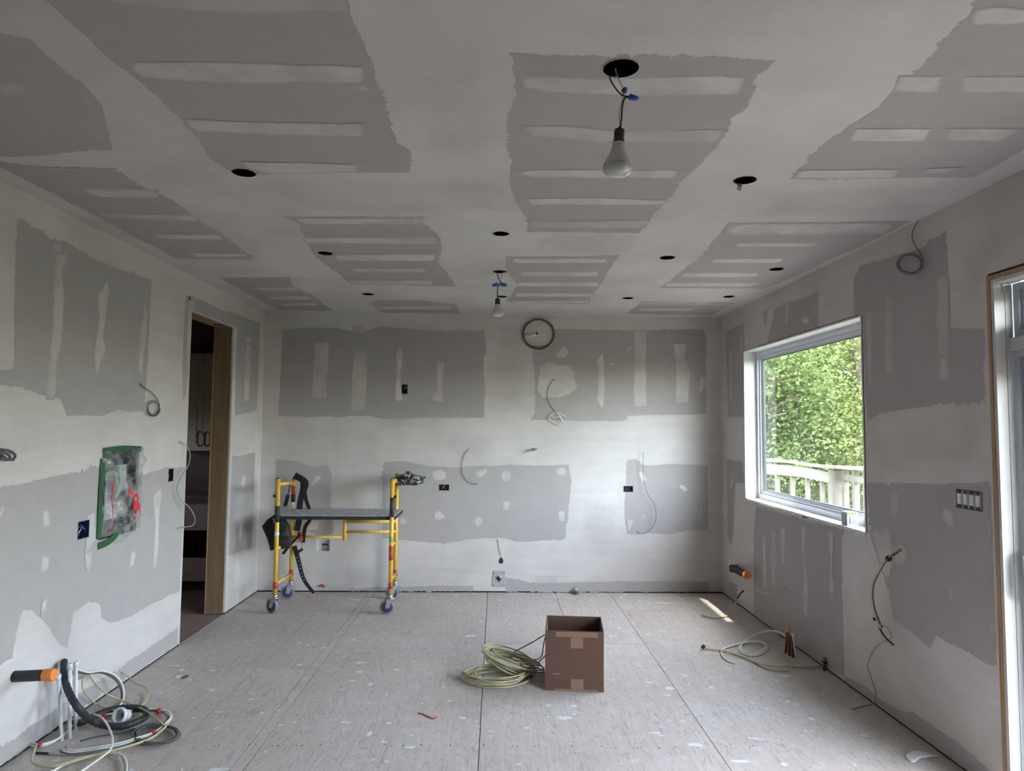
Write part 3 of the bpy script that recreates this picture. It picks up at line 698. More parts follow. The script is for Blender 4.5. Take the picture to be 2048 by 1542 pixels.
surface('back', wall_back, [
    ([(565, 660), (600, 655), (670, 656), (705, 664), (727, 664), (760, 653), (850, 660), (900, 662), (968, 660), (972, 690), (966, 730), (970, 780), (968, 835), (840, 835), (770, 838), (740, 832), (620, 834), (557, 832), (560, 770), (563, 720)],
     [([(628, 684), (658, 683), (656, 740), (654, 797), (638, 799), (623, 797), (626, 735)], ME), ([(707, 701), (735, 701), (734, 760), (732, 822), (715, 823), (701, 821), (703, 760)], ME),
      ([(797, 697), (806, 697), (806, 730), (802, 737), (803, 780), (807, 802), (790, 803), (793, 745), (792, 709)], TH, 0.015), ([(873, 723), (889, 725), (886, 750), (886, 787), (888, 805), (864, 802), (864, 789), (875, 779), (873, 750)], TH, 0.015),
      ([(704, 652), (728, 652), (727, 666), (702, 668)], ME, 0.02), ([(786, 673), (800, 671), (799, 676), (787, 676)], TH, 0.01)]),
    ([(1108, 657), (1133, 658), (1265, 662), (1405, 658), (1412, 670), (1412, 828), (1255, 831), (1252, 841), (1160, 842), (1060, 840), (1071, 823), (1071, 766), (1066, 704), (1104, 690)],
     [([(1080, 735), (1095, 722), (1115, 730), (1135, 728), (1150, 742), (1152, 765), (1158, 775), (1140, 788), (1120, 796), (1085, 796), (1072, 780), (1076, 760)], TH, 0.02), ([(1110, 708), (1128, 690), (1138, 705), (1132, 717), (1114, 716)], TH, 0.02),
      ([(1205, 702), (1209, 722), (1209, 790), (1205, 821), (1194, 800), (1198, 740), (1194, 724)], TH, 0.012), ([(1267, 662), (1294, 662), (1292, 740), (1294, 812), (1268, 814), (1267, 740)], ME), ([(1346, 687), (1377, 687), (1370, 715), (1381, 740), (1378, 805), (1350, 808), (1352, 740), (1348, 705)], ME),
      ([(1401, 755), (1411, 755), (1411, 770), (1400, 785), (1396, 782)], ME, 0.01), ([(1253, 700), (1264, 692), (1262, 700), (1254, 706)], TH, 0.01), ([(1214, 722), (1236, 730), (1222, 731)], TH, 0.01)]),
    ([(552, 920), (590, 922), (618, 932), (655, 930), (664, 950), (660, 1010), (666, 1040), (666, 1066), (640, 1074), (612, 1060), (600, 1085), (555, 1080), (550, 1000)],
     [([(632, 950), (646, 952), (636, 966), (624, 975), (621, 968)], TH, 0.015), ([(610, 1038), (640, 1040), (636, 1060), (612, 1062)], ME, 0.02)]),
    ([(768, 925), (800, 922), (850, 930), (900, 935), (960, 932), (1010, 930), (1060, 930), (1110, 930), (1137, 930), (1143, 960), (1137, 1010), (1130, 1078), (1090, 1080), (1035, 1084), (1000, 1075), (935, 1078), (900, 1085), (872, 1085), (830, 1082), (765, 1075), (765, 1000)],
     [(ell(879, 950, 15, 12), TH, 0.02), ([(950, 943), (972, 935), (977, 942), (962, 956), (952, 953)], TH, 0.02), (ell(1012, 952, 11, 12), TH, 0.02), (ell(1122, 942, 11, 9), TH, 0.02),
      ([(948, 1038), (960, 1030), (970, 1040), (958, 1057), (950, 1048)], TH, 0.02), (R4(1006, 1002, 1019, 1021), TH, 0.015), (R4(1117, 1022, 1130, 1044), TH, 0.015), ([(878, 1018), (891, 1034), (880, 1041), (867, 1040), (868, 1026)], TH, 0.02), (ell(806, 1042, 9, 9), TH, 0.02)]),
    ([(1255, 920), (1272, 918), (1285, 930), (1340, 928), (1400, 930), (1415, 932), (1416, 1060), (1365, 1062), (1340, 1068), (1255, 1068), (1250, 1040), (1250, 985)],
     [([(1275, 942), (1287, 945), (1294, 960), (1284, 965)], TH, 0.015), ([(1357, 970), (1368, 968), (1377, 980), (1370, 985), (1360, 978)], TH, 0.015), ([(1253, 1038), (1268, 1040), (1258, 1068)], ME, 0.015), ([(1280, 1032), (1293, 1026), (1286, 1046)], TN, 0.015), ([(1400, 1015), (1405, 1015), (1400, 1040), (1395, 1038)], ME, 0.01)]),
    ([(1010, 1155), (1030, 1160), (1060, 1166), (1140, 1166), (1180, 1163), (1418, 1163), (1418, 1190), (1012, 1190)], [([(1070, 1153), (1115, 1153), (1110, 1166), (1075, 1166)], ME, 0.01)]),
    ([(700, 1178), (860, 1172), (945, 1171), (950, 1190), (700, 1190)], []),
], [
    ([(890, 860), (990, 870), (1000, 925), (880, 925)], ME, 0.12), ([(655, 845), (770, 845), (768, 1080), (668, 1080)], ME, 0.12), ([(1155, 930), (1245, 930), (1245, 1075), (1140, 1075)], TH, 0.15), ([(1170, 1000), (1240, 1010), (1235, 1110), (1160, 1110)], ME, 0.15),
    ([(990, 640), (1050, 640), (1055, 820), (980, 820)], ME, 0.12),
])
surface('left', wall_left, [
    ([(36, 436), (62, 455), (104, 480), (145, 490), (155, 497), (207, 525), (259, 546), (303, 560), (298, 665), (293, 756), (286, 822), (235, 820), (207, 832), (133, 832), (120, 800), (85, 790), (40, 774), (-40, 764), (-40, 744), (28, 740), (30, 540)],
     [([(109, 505), (135, 505), (133, 536), (127, 541), (130, 600), (127, 660), (114, 743), (114, 780), (108, 800), (91, 800), (96, 730), (104, 640), (106, 560)], ME, 0.03), ([(104, 482), (122, 488), (124, 506), (108, 506)], ME, 0.02),
      ([(213, 559), (220, 580), (213, 613), (207, 678), (213, 699), (200, 730), (192, 759), (187, 704), (197, 640), (195, 587)], TH, 0.02), ([(285, 585), (292, 615), (296, 630), (290, 700), (283, 760), (275, 735), (280, 660), (286, 620)], ME, 0.02)]),
    ([(371, 592), (376, 592), (384, 605), (386, 622), (378, 700), (372, 790), (366, 800), (364, 740), (368, 660)], [([(377, 600), (390, 602), (384, 680), (376, 760), (372, 700)], ME, 0.015)]),
    ([(376, 590), (412, 603), (440, 620), (460, 624), (520, 645), (517, 740), (513, 820), (470, 832), (471, 740), (474, 655), (388, 622)],
     [([(492, 690), (501, 690), (500, 760), (497, 800), (488, 805), (490, 740)], ME, 0.012), (R4(492, 674, 500, 684), ME, 0.01)]),
    ([(464, 912), (480, 912), (510, 905), (507, 1000), (503, 1095), (480, 1102), (457, 1112), (460, 1000)], [([(487, 948), (493, 958), (488, 976), (481, 968)], TH, 0.015), ([(481, 1040), (485, 1062), (480, 1090), (475, 1068)], TH, 0.015)]),
    ([(-60, 985), (0, 975), (41, 968), (87, 957), (169, 943), (185, 932), (198, 936), (281, 954), (305, 943), (335, 935), (371, 935), (366, 1050), (359, 1181), (305, 1208), (267, 1231), (221, 1246), (203, 1236), (200, 1210), (178, 1203), (147, 1226), (142, 1264), (135, 1297), (122, 1292), (102, 1259), (81, 1236), (63, 1221), (46, 1221), (33, 1264), (25, 1317), (0, 1332), (-60, 1350)],
     [([(321, 973), (324, 987), (319, 1031), (317, 1107), (310, 1137), (305, 1137), (310, 1052), (305, 992)], TH, 0.02), ([(262, 1103), (273, 1100), (268, 1130), (258, 1140)], TH, 0.02), ([(83, 1018), (97, 1020), (102, 1052), (86, 1057)], ME, 0.02), ([(82, 1108), (100, 1110), (97, 1140), (80, 1145)], ME, 0.025),
      ([(172, 1030), (190, 1022), (190, 1080), (180, 1098), (165, 1112), (172, 1090)], ME, 0.02), ([(168, 1105), (185, 1100), (182, 1130), (177, 1148), (170, 1135)], ME, 0.02), ([(85, 1197), (98, 1195), (92, 1215), (80, 1235)], ME, 0.02), ([(0, 1010), (8, 1012), (2, 1036), (-6, 1038)], ME, 0.015)]),
    ([(356, 1254), (305, 1289), (254, 1325), (223, 1342), (170, 1378), (100, 1428), (60, 1452), (30, 1478), (-60, 1500), (-60, 1590), (56, 1496), (180, 1417), (356, 1299)], []),
], [
    ([(10, 800), (200, 840), (190, 900), (0, 930)], ME, 0.2), ([(215, 845), (280, 840), (275, 895), (212, 895)], TH, 0.05), ([(310, 570), (362, 590), (352, 900), (300, 900)], TH, 0.12),
])
surface('right', wall_right, [
    ([(1451, 662), (1475, 652), (1489, 645), (1489, 833), (1455, 835), (1452, 700)], [([(1461, 693), (1465, 700), (1464, 795), (1459, 796)], ME, 0.03), ([(1482, 670), (1486, 672), (1485, 706), (1481, 706)], ME, 0.02)]),
    ([(1534, 688), (1548, 622), (1565, 606), (1600, 598), (1637, 582), (1638, 655), (1580, 674)], [([(1572, 605), (1578, 605), (1576, 650), (1570, 652)], TH, 0.02), (ell(1612, 640, 8, 9), TH, 0.02)]),
    ([(1526, 622), (1536, 619), (1533, 650), (1527, 650)], []),
    ([(1708, 555), (1720, 530), (1760, 520), (1846, 495), (1858, 477), (1894, 460), (1900, 595), (1901, 655), (1969, 655), (1972, 808), (1892, 808), (1851, 814), (1760, 826), (1736, 842), (1732, 800), (1726, 640), (1708, 634)],
     [([(1768, 592), (1785, 592), (1790, 755), (1770, 750)], TN, 0.03), ([(1871, 550), (1899, 550), (1901, 762), (1872, 760)], TN, 0.03), ([(1880, 710), (1895, 712), (1898, 762), (1876, 762)], ME, 0.03), ([(1732, 620), (1746, 620), (1745, 770), (1735, 780)], TN, 0.03)]),
    ([(1733, 966), (1760, 962), (1870, 968), (1960, 965), (1978, 962), (1983, 1000), (1995, 1330), (1974, 1328), (1920, 1296), (1891, 1283), (1872, 1270), (1860, 1296), (1831, 1273), (1786, 1238), (1777, 1155), (1777, 1114), (1752, 1068), (1737, 1050)],
     [([(1884, 1012), (1905, 1018), (1911, 1050), (1898, 1060), (1882, 1030)], ME, 0.03), ([(1780, 982), (1802, 984), (1800, 1032), (1778, 1040)], TN, 0.03), ([(1897, 1164), (1905, 1170), (1912, 1200), (1906, 1216), (1896, 1190)], TN, 0.03), (ell(1986, 1255, 6, 15), TN, 0.02), (R4(1975, 1040, 1985, 1085), TN, 0.02),
      (ell(1800, 1110, 18, 26), ME, 0.04), ([(1738, 1060), (1780, 1050), (1790, 1120), (1776, 1180), (1760, 1130)], ME, 0.05)]),
    ([(1453, 918), (1485, 924), (1490, 965), (1471, 968), (1467, 1064), (1463, 1093), (1455, 1070)], [([(1462, 960), (1468, 955), (1465, 975), (1460, 977)], ME, 0.015)]),
    ([(1512, 1012), (1600, 1036), (1690, 1060), (1684, 1075), (1686, 1200), (1690, 1352), (1660, 1350), (1600, 1312), (1508, 1245), (1508, 1060)],
     [([(1524, 1068), (1532, 1068), (1532, 1120), (1534, 1178), (1524, 1176), (1526, 1120)], ME, 0.02), ([(1541, 1060), (1553, 1060), (1551, 1172), (1543, 1174)], TN, 0.025), ([(1561, 1055), (1572, 1055), (1570, 1130), (1563, 1132)], ME, 0.025), ([(1602, 1050), (1612, 1050), (1610, 1110), (1618, 1180), (1618, 1238), (1606, 1226), (1606, 1130)], ME, 0.025), ([(1655, 1058), (1668, 1060), (1666, 1140), (1670, 1180), (1664, 1205), (1658, 1180), (1660, 1120)], ME, 0.025)]),
    ([(1690, 1352), (1730, 1372), (1760, 1398), (1790, 1412), (1800, 1420), (1825, 1422), (1870, 1455), (1910, 1480), (1950, 1512), (2000, 1560), (1930, 1552), (1848, 1487), (1750, 1412), (1690, 1362)], []),
    ([(1458, 1162), (1475, 1170), (1474, 1205), (1458, 1195)], []),
], [
    ([(1735, 850), (1970, 830), (1975, 950), (1735, 955)], ME, 0.15), ([(1690, 1075), (1770, 1090), (1780, 1230), (1740, 1390), (1692, 1340)], TH, 0.15), ([(1910, 470), (2040, 430), (2045, 520), (1975, 560), (1968, 640), (1908, 640)], ME, 0.15),
])

# --- corner beads and framing of the left doorway
trim1 = tag(empty('trim_1', (XL, DOOR['y1'], 0)), 'rough lumber framing lining the open doorway', 'door frame', kind='structure')
MB().box(XL-0.165, XL-0.004, DOOR['y1']+0.001, DOOR['y1']+0.040, 0.001, DOOR['z1']).build('jamb_stud', 'stud_wood', trim1)
MB().box(XL-0.172, XL-0.165, DOOR['y1']-0.004, DOOR['y1']+0.045, 0.0, DOOR['z1']).build('stud_edge', 'raw_edge_wood', trim1)
MB().box(XL-0.165, XL-0.017, DOOR['y0']-0.040, DOOR['y0']-0.003, 0.001, DOOR['z1']).build('jamb_stud', 'stud_wood', trim1)
for k in range(2):
    MB().box(XL-0.165+k*0.078, XL-0.095+k*0.078, DOOR['y0']-0.04, DOOR['y1']+0.04, DOOR['z1']+0.001, DOOR['z1']+0.06).build('header_board', 'raw_edge_wood', trim1)
MB().box(XL-0.10, XL-0.02, DOOR['y1']-0.20, DOOR['y1']-0.04, DOOR['z1']-0.012, DOOR['z1']).build('shim', 'stud_wood', trim1)

# --- window: white extension jambs, vinyl frame in steps, glass
w1 = tag(empty('window_1', (XR, 5.16, 1.0)), 'large white framed fixed window looking out on green trees', 'window', kind='structure')
def ring(mb, x0, x1, y0, y1, z0, z1, w):
    mb.box(x0, x1, y0, y1, z0, z0+w).box(x0, x1, y0, y1, z1-w, z1).box(x0, x1, y0, y0+w, z0+w, z1-w).box(x0, x1, y1-w, y1, z0+w, z1-w); return mb
wy0, wy1, wz0, wz1 = WIN['y0'], WIN['y1'], WIN['z0'], WIN['z1']
MB().box(XR-0.004, XR+0.135, wy1-0.002, wy1+0.010, wz0, wz1).build('side_jamb', 'sill_white', w1)
MB().box(XR-0.004, XR+0.135, wy0-0.010, wy0+0.002, wz0, wz1).build('side_jamb', 'sill_white', w1)
MB().box(XR-0.004, XR+0.135, wy0, wy1, wz1-0.002, wz1+0.010).build('head_jamb', 'sill_white', w1)
MB().box(XR-0.012, XR+0.135, wy0-0.006, wy1+0.004, wz0-0.012, wz0+0.004).build('sill', 'sill_white', w1)
MB().box(XR-0.014, XR+0.10, wy1-0.05, wy1+0.003, wz0-0.013, wz0+0.0055).build('bare_wood_corner', 'raw_edge_wood', w1)
a = 0.004
ring(MB(), XR+0.105, XR+0.175, wy0, wy1, wz0+a, wz1, 0.040).build('frame', 'white_vinyl', w1)
ring(MB(), XR+0.120, XR+0.165, wy0+0.040, wy1-0.040, wz0+a+0.040, wz1-0.040, 0.018).build('frame_step', 'white_vinyl', w1)
ring(MB(), XR+0.135, XR+0.160, wy0+0.058, wy1-0.058, wz0+a+0.058, wz1-0.058, 0.020).build('glazing_bead', 'white_vinyl', w1)
ring(MB(), XR+0.137, XR+0.158, wy0+0.078, wy1-0.078, wz0+a+0.078, wz1-0.078, 0.005).build('gasket', 'gasket_black', w1)
ring(MB(), XR+0.104, XR+0.107, wy0+0.012, wy1-0.012, wz0+a+0.012, wz1-0.012, 0.004).build('frame_groove', 'grey_vinyl', w1)
ring(MB(), XR+0.119, XR+0.121, wy0+0.046, wy1-0.046, wz0+a+0.046, wz1-0.046, 0.003).build('frame_groove', 'grey_vinyl', w1)
for dx in (0.140, 0.156):
    y0, y1, z0, z1 = wy0+0.078, wy1-0.078, wz0+a+0.078, wz1-0.078
    mesh_obj('pane', [(dx, y0-5.16, z0-1.0), (dx, y1-5.16, z0-1.0), (dx, y1-5.16, z1-1.0), (dx, y0-5.16, z1-1.0)], [(0, 3, 2, 1)], 'pane_glass', w1)
MB().box(XR-0.0015, XR+0.004, wy0+0.02, wy1-0.35, wz1+0.0105, wz1+0.016).build('head_gap', 'gap_dark', w1)
MB().box(XR-0.0015, XR+0.004, wy0-0.0155, wy0-0.0105, wz0, wz1+0.005).build('side_gap', 'gap_dark', w1)
# frayed plaster along the sill edge
mb = MB()
for k in range(26):
    y = random.uniform(wy0, wy1); mb.obox((XR-0.014, y, wz0-0.008-random.random()*0.006), (0.004, 0, 0), (0, random.uniform(0.01, 0.05), 0), (0, 0, random.uniform(0.002, 0.006)))
o = mb.build('plaster_crumbs', 'plaster_spat', w1); o['kind'] = 'stuff'

# --- patio door with transom on the right wall
d1 = tag(empty('door_1', (XR, PAT['y1'], 0)), 'grey framed glass patio door with a transom, at the edge of view', 'patio door', kind='structure')
py0, py1, pz1 = PAT['y0'], PAT['y1'], PAT['z1']
mb = MB()
MB().box(XR-0.004, XR+0.03, py1-0.020, py1-0.002, 0.004, pz1).build('rough_wood_strip', 'raw_edge_wood', d1)
MB().box(XR-0.004, XR+0.03, py0, py1-0.02, pz1-0.020, pz1-0.002).build('rough_wood_strip', 'raw_edge_wood', d1)
MB().box(XR+0.002, XR+0.050, py1-0.040, py1-0.021, 0.0, pz1-0.021).build('jamb_board', 'primed_white', d1)
MB().box(XR+0.053, XR+0.085, py1-0.040, py1-0.021, 0.0, pz1-0.021).build('jamb_board', 'primed_white', d1)
MB().box(XR+0.002, XR+0.085, py0, py1-0.041, pz1-0.040, pz1-0.021).build('head_board', 'primed_white', d1)
MB().box(XR-0.002, XR+0.004, py0+0.3, py1-0.01, pz1+0.0005, pz1+0.008).build('head_gap', 'gap_dark', d1)
br = MB().box(XR+0.040, XR+0.068, py1-0.044, py1-0.0405, pz1-0.085, pz1-0.043).build('steel_clip', 'steel_plate', d1)
for k in (-1, 1): MB().box(XR+0.054+k*0.006-0.001, XR+0.054+k*0.006+0.001, py1-0.0455, py1-0.0438, pz1-0.070, pz1-0.060).build('clip_slot', 'label_white', br)
tb = 1.985
ring(MB(), XR+0.088, XR+0.16, py0+0.01, py1-0.042, tb+0.055, pz1-0.042, 0.035).build('transom_frame', 'grey_vinyl', d1)
ring(MB(), XR+0.100, XR+0.15, py0+0.045, py1-0.077, tb+0.090, pz1-0.077, 0.022).build('transom_sash', 'grey_vinyl', d1)
ring(MB(), XR+0.118, XR+0.14, py0+0.067, py1-0.099, tb+0.112, pz1-0.099, 0.012).build('transom_bead', 'white_vinyl', d1)
MB().box(XR+0.060, XR+0.165, py0+0.01, py1-0.041, tb, tb+0.055).build('transom_bar', 'primed_white', d1)
ring(MB(), XR+0.080, XR+0.16, py0+0.01, py1-0.042, 0.0, tb, 0.030).build('door_frame', 'grey_vinyl', d1)
ym = (py0+py1)/2
for (a0, a1, xx) in ((ym-0.04, py1-0.072, 0.100), (py0+0.04, ym+0.04, 0.130)):
    lf = ring(MB(), XR+xx, XR+xx+0.028, a0, a1, 0.030, tb-0.030, 0.070).build('door_leaf', 'grey_vinyl', d1)
    ring(MB(), XR+xx-0.002, XR+xx+0.03, a0+0.070, a1-0.070, 0.10, tb-0.10, 0.010).build('glass_bead', 'white_vinyl', lf)
    mesh_obj('pane', [(xx+0.014, a0+0.08-py1, 0.11), (xx+0.014, a1-0.08-py1, 0.11), (xx+0.014, a1-0.08-py1, tb-0.11), (xx+0.014, a0+0.08-py1, tb-0.11)], [(0, 3, 2, 1)], 'pane_glass', lf)
mesh_obj('transom_pane', [(0.128, py0+0.07-py1, tb+0.11), (0.128, -0.1, tb+0.11), (0.128, -0.1, pz1-0.1), (0.128, py0+0.07-py1, pz1-0.1)], [(0, 3, 2, 1)], 'pane_glass', d1)
hp = unp(2040, 1145, 'x', XR+0.085)
hz0, hz1 = unp(2038, 1188, 'x', XR+0.085).z, unp(2038, 1102, 'x', XR+0.085).z
hd = MB().box(XR+0.083, XR+0.100, py1-0.130, py1-0.085, hz0-0.01, hz1+0.01).build('handle_plate', 'gasket_black', d1)
MB().tube([(XR+0.09, py1-0.105, hz1), (XR+0.055, py1-0.105, hz1-0.01), (XR+0.055, py1-0.105, hz0+0.01), (XR+0.09, py1-0.105, hz0)], 0.011, 10).build('pull_bar', 'chrome', hd)
# --- room beyond the doorway
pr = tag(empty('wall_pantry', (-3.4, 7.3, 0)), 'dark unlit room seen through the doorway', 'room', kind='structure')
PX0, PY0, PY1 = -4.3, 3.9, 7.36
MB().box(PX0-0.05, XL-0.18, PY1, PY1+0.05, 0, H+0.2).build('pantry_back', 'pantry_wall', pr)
mb = MB(); mb.box(PX0-0.05, PX0, PY0, PANTRY_FILL['y0'], 0, H+0.2).box(PX0-0.05, PX0, PANTRY_FILL['y1'], PY1, 0, H+0.2).box(PX0-0.05, PX0, PANTRY_FILL['y0'], PANTRY_FILL['y1'], 0, PANTRY_FILL['z0']).box(PX0-0.05, PX0, PANTRY_FILL['y0'], PANTRY_FILL['y1'], PANTRY_FILL['z1'], H+0.2); mb.build('pantry_side', 'pantry_wall', pr)  # side wall with the added opening that lights the cabinets
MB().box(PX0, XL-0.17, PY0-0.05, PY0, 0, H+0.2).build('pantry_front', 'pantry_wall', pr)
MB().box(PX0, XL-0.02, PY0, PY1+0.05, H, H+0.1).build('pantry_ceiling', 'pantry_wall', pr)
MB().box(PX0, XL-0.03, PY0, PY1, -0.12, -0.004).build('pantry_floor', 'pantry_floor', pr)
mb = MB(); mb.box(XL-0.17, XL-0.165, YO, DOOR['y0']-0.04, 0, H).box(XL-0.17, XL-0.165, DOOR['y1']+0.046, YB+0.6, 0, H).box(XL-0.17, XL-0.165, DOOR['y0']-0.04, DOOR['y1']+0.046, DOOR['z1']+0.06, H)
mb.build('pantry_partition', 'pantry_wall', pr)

# ================================================================== OUTSIDE: deck, railing, trees
mb = MB(); mb.box(-40, 60, -40, 60, -0.75, -0.45)
o = mb.build('ground_outside', 'lawn'); tag(o, 'pale sunlit ground outside beyond the deck', 'ground', kind='structure')
deck = tag(empty('deck', (XR+0.2, 0, -0.05)), 'weathered wooden deck outside the patio door', 'deck', kind='structure')
bm_me = None
for k in range(18):
    x = XR+0.20+k*0.146
    if bm_me is None:
        b0 = MB().box(x, x+0.139, -2.4, 9.6, -0.085, -0.05).build('deck_board', 'deck_wood', deck); bm_me = b0
    else:
        b = bm_me.copy(); link(b, deck); b.location = (k*0.146, 0, 0)
rl = tag(empty('deck_railing', (4.75, 9.5, -0.05)), 'weathered cream wooden deck railing with balusters, seen through the window', 'railing')
RZ = 1.10
MB().box(4.66, 4.84, 9.41, 9.59, -0.05, RZ-0.03).build('post', 'railing_wood', rl)
MB().box(4.66, 4.84, 6.0, 6.16, -0.05, RZ-0.03).build('post', 'railing_wood', rl)
MB().box(2.60, 2.74, 9.43, 9.57, -0.05, RZ-0.03).build('post', 'railing_wood', rl)
# wide weathered cap boards, one dipping down to the corner post
mb = MB(); ribbon(mb, [(2.5, 9.5, RZ+0.10), (3.4, 9.5, RZ+0.10), (3.95, 9.5, RZ+0.09), (4.4, 9.5, RZ+0.03), (4.9, 9.5, RZ-0.01)], 0.26, 0.04, (0, 1, 0), 0.1); mb.build('cap_board', 'railing_wood', rl)
mb = MB(); ribbon(mb, [(4.75, 9.65, RZ), (4.75, 8, RZ+0.04), (4.75, 4, RZ+0.04), (4.75, 0, RZ+0.04)], 0.22, 0.04, (1, 0, 0), 0.5); mb.build('cap_board', 'railing_wood', rl)
mb = MB(); ribbon(mb, [(2.6, 9.44, RZ-0.02), (3.6, 9.44, RZ-0.02), (4.2, 9.44, RZ-0.06), (4.7, 9.44, RZ-0.16)], 0.14, 0.05, (0, 0, 1), 0.1); mb.build('arched_beam', 'railing_wood', rl)
MB().box(2.7, 4.7, 9.46, 9.54, 0.10, 0.17).build('bottom_rail', 'railing_wood', rl)
MB().box(4.71, 4.79, 0, 9.4, 0.10, 0.17).build('bottom_rail', 'railing_wood', rl)
MB().box(4.71, 4.79, 0, 9.4, RZ-0.16, RZ-0.08).build('top_rail', 'railing_wood', rl)
bal = None
for k in range(9):
    x = 2.86+k*0.21
    if bal is None: bal = MB().box(x-0.025, x+0.025, 9.475, 9.525, 0.10, RZ-0.1).build('baluster', 'railing_wood', rl)
    else: b = bal.copy(); link(b, rl); b.location = (k*0.21, 0, 0)
bal2 = None
for k in range(24):
    y = 9.28-k*0.27
    if bal2 is None: bal2 = MB().box(4.715, 4.785, y-0.03, y+0.03, 0.10, RZ).build('baluster', 'railing_wood', rl)
    else: b = bal2.copy(); link(b, rl); b.location = (0, -k*0.27, 0)

def tree(loc, h, rx, rz, n, m, seed, label, group, leaf=1.0):
    rnd = random.Random(seed); x0, y0 = loc; zb = -0.45
    t = tag(empty('leafy_tree', (x0, y0, zb)), label, 'tree', group)
    mb = MB(); mb.tube(spline([(x0, y0, zb-0.1), (x0+0.1, y0, zb+h*0.35), (x0-0.05, y0+0.1, zb+h*0.85)], 0.3), 0.14, 8); mb.build('trunk', 'bark', t)
    mb = MB()
    for k in range(9):
        a = rnd.uniform(0, 6.28); z = zb+h*rnd.uniform(0.25, 0.7)
        e = Vector((x0+math.cos(a)*rx*0.7, y0+math.sin(a)*rx*0.7, z+rnd.uniform(0.3, 1.2)))
        mb.tube([(x0, y0, z), (Vector((x0, y0, z))+e)/2+Vector((0, 0, 0.15)), e], [0.06, 0.04, 0.015], 6)
    mb.build('branches', 'bark', t)
    # foliage clumps of single leaves
    clumps = []
    for k in range(60):
        d = Vector((rnd.gauss(0, 1), rnd.gauss(0, 1), rnd.gauss(0, 1))).normalized()*rnd.uniform(0.55, 1.0)
        clumps.append(Vector((d.x*rx, d.y*rx, h*0.55+d.z*rz)))
    vs, fs = [], []
    for k in range(n):
        c = clumps[rnd.randrange(60)]; p = c + Vector((rnd.gauss(0, 0.36), rnd.gauss(0, 0.36), rnd.gauss(0, 0.34)))
        if p.z < 0.05: p.z = 0.05+rnd.random()*0.3
        s = rnd.uniform(0.045, 0.085)*leaf; ax = Vector((rnd.gauss(0, 1), rnd.gauss(0, 1), rnd.gauss(-0.3, 0.6))).normalized(); ay = ax.orthogonal().normalized()
        ay = (ay*math.cos(k) + ax.cross(ay)*math.sin(k)); i = len(vs)
        vs += [p-ax*s, p+ay*s*0.55, p+ax*s, p-ay*s*0.55]; fs.append((i, i+1, i+2, i+3))
    f = mesh_obj('foliage', vs, fs, m, t); f['kind'] = 'stuff'
TREES = [((6.4, 16.8), 5.8, 2.0, 3.0, 26000, 'leaf_deep'), ((9.2, 17.2), 6.4, 2.1, 3.3, 34000, 'leaf_bright'), ((13.2, 18.4), 6.0, 2.0, 3.1, 8000, 'leaf_bright'),
         ((7.4, 21.6), 7.0, 2.3, 3.7, 24000, 'leaf_deep'), ((11.6, 22.0), 7.2, 2.6, 3.9, 34000, 'leaf_deep'), ((9.6, 25.5), 8.0, 3.0, 4.2, 30000, 'leaf_deep'), ((7.6, 18.9), 3.6, 1.5, 1.9, 16000, 'leaf_deep')]
for k in range(5): TREES.append(((13.3+0.4*(k % 2), 12.5-4.4*k), 2.9, 1.5, 1.2, 2600, 'leaf_bright' if k % 2 else 'leaf_deep'))
for i, tr in enumerate(TREES):
    lab = ['deep green leafy tree at the left of the window view', 'bright yellow-green leafy tree filling the middle of the window view', 'bright green leafy tree at the right edge of the window view',
           'taller dark green tree behind, glimpsed at the left of the window', 'tall dark green tree behind, at the right of the window view', 'farthest tall tree closing off the window view', 'low dark green bush just behind the deck railing corner'][i] if i < 7 else 'leafy garden tree standing in the row around the deck'
    tree(*tr, 100+i, lab, 'trees beyond the deck', (0.78, 0.78, 0.78, 0.9, 0.9, 1.2, 0.9)[i] if i < 7 else 1.7)

# ================================================================== ROOM BEYOND THE DOORWAY: cabinets
def at7(u, v): return unp(u, v, 'y', 7.0)
uc = tag(empty('upper_cabinet', (-3.0, 7.0, at7(410, 902).z)), 'painted upper cabinet with two bow handles in the dark room', 'cabinet')
z0, z1 = at7(410, 902).z, at7(410, 706).z; xm = at7(409, 800).x
MB().box(xm-0.42, xm+0.42, 7.0, 7.33, z0, z1).build('cabinet_body', 'cabinet_paint', uc)
for s in (-1, 1):
    x0, x1 = (xm-0.40, xm-0.002) if s < 0 else (xm+0.002, xm+0.40)
    dr = MB().box(x0, x1, 6.978, 6.999, z0+0.004, z1-0.01).build('cabinet_door', 'cabinet_paint', uc)
    MB().box(x0+0.06, x1-0.06, 6.972, 6.979, z0+0.07, z1-0.07).build('door_panel', 'cabinet_paint', dr)
    hx = at7(401 if s < 0 else 415, 870).x; ha, hb = at7(405, 863).z, at7(405, 892).z
    MB().tube(spline([(hx, 6.978, ha), (hx, 6.945, ha-0.02), (hx, 6.94, (ha+hb)/2), (hx, 6.945, hb+0.02), (hx, 6.978, hb)], 0.02), 0.007, 8).build('handle', 'handle_bronze', dr)
ct = tag(empty('kitchen_counter', (xm, 7.0, 0)), 'dark granite counter over an open base cabinet beyond the doorway', 'counter')
cz = at7(400, 986).z
MB().box(xm-0.7, xm+0.6, 6.72, 7.34, cz-0.04, cz).build('countertop', 'granite', ct)
MB().box(xm-0.7, xm+0.6, 7.30, 7.34, cz, at7(400, 966).z).build('backsplash', 'granite', ct)
MB().box(xm-0.7, xm-0.25, 6.78, 7.33, 0.0, cz-0.04).build('base_side', 'cabinet_dark', ct)
MB().box(xm+0.25, xm+0.6, 6.78, 7.33, 0.0, cz-0.04).build('base_side', 'cabinet_dark', ct)
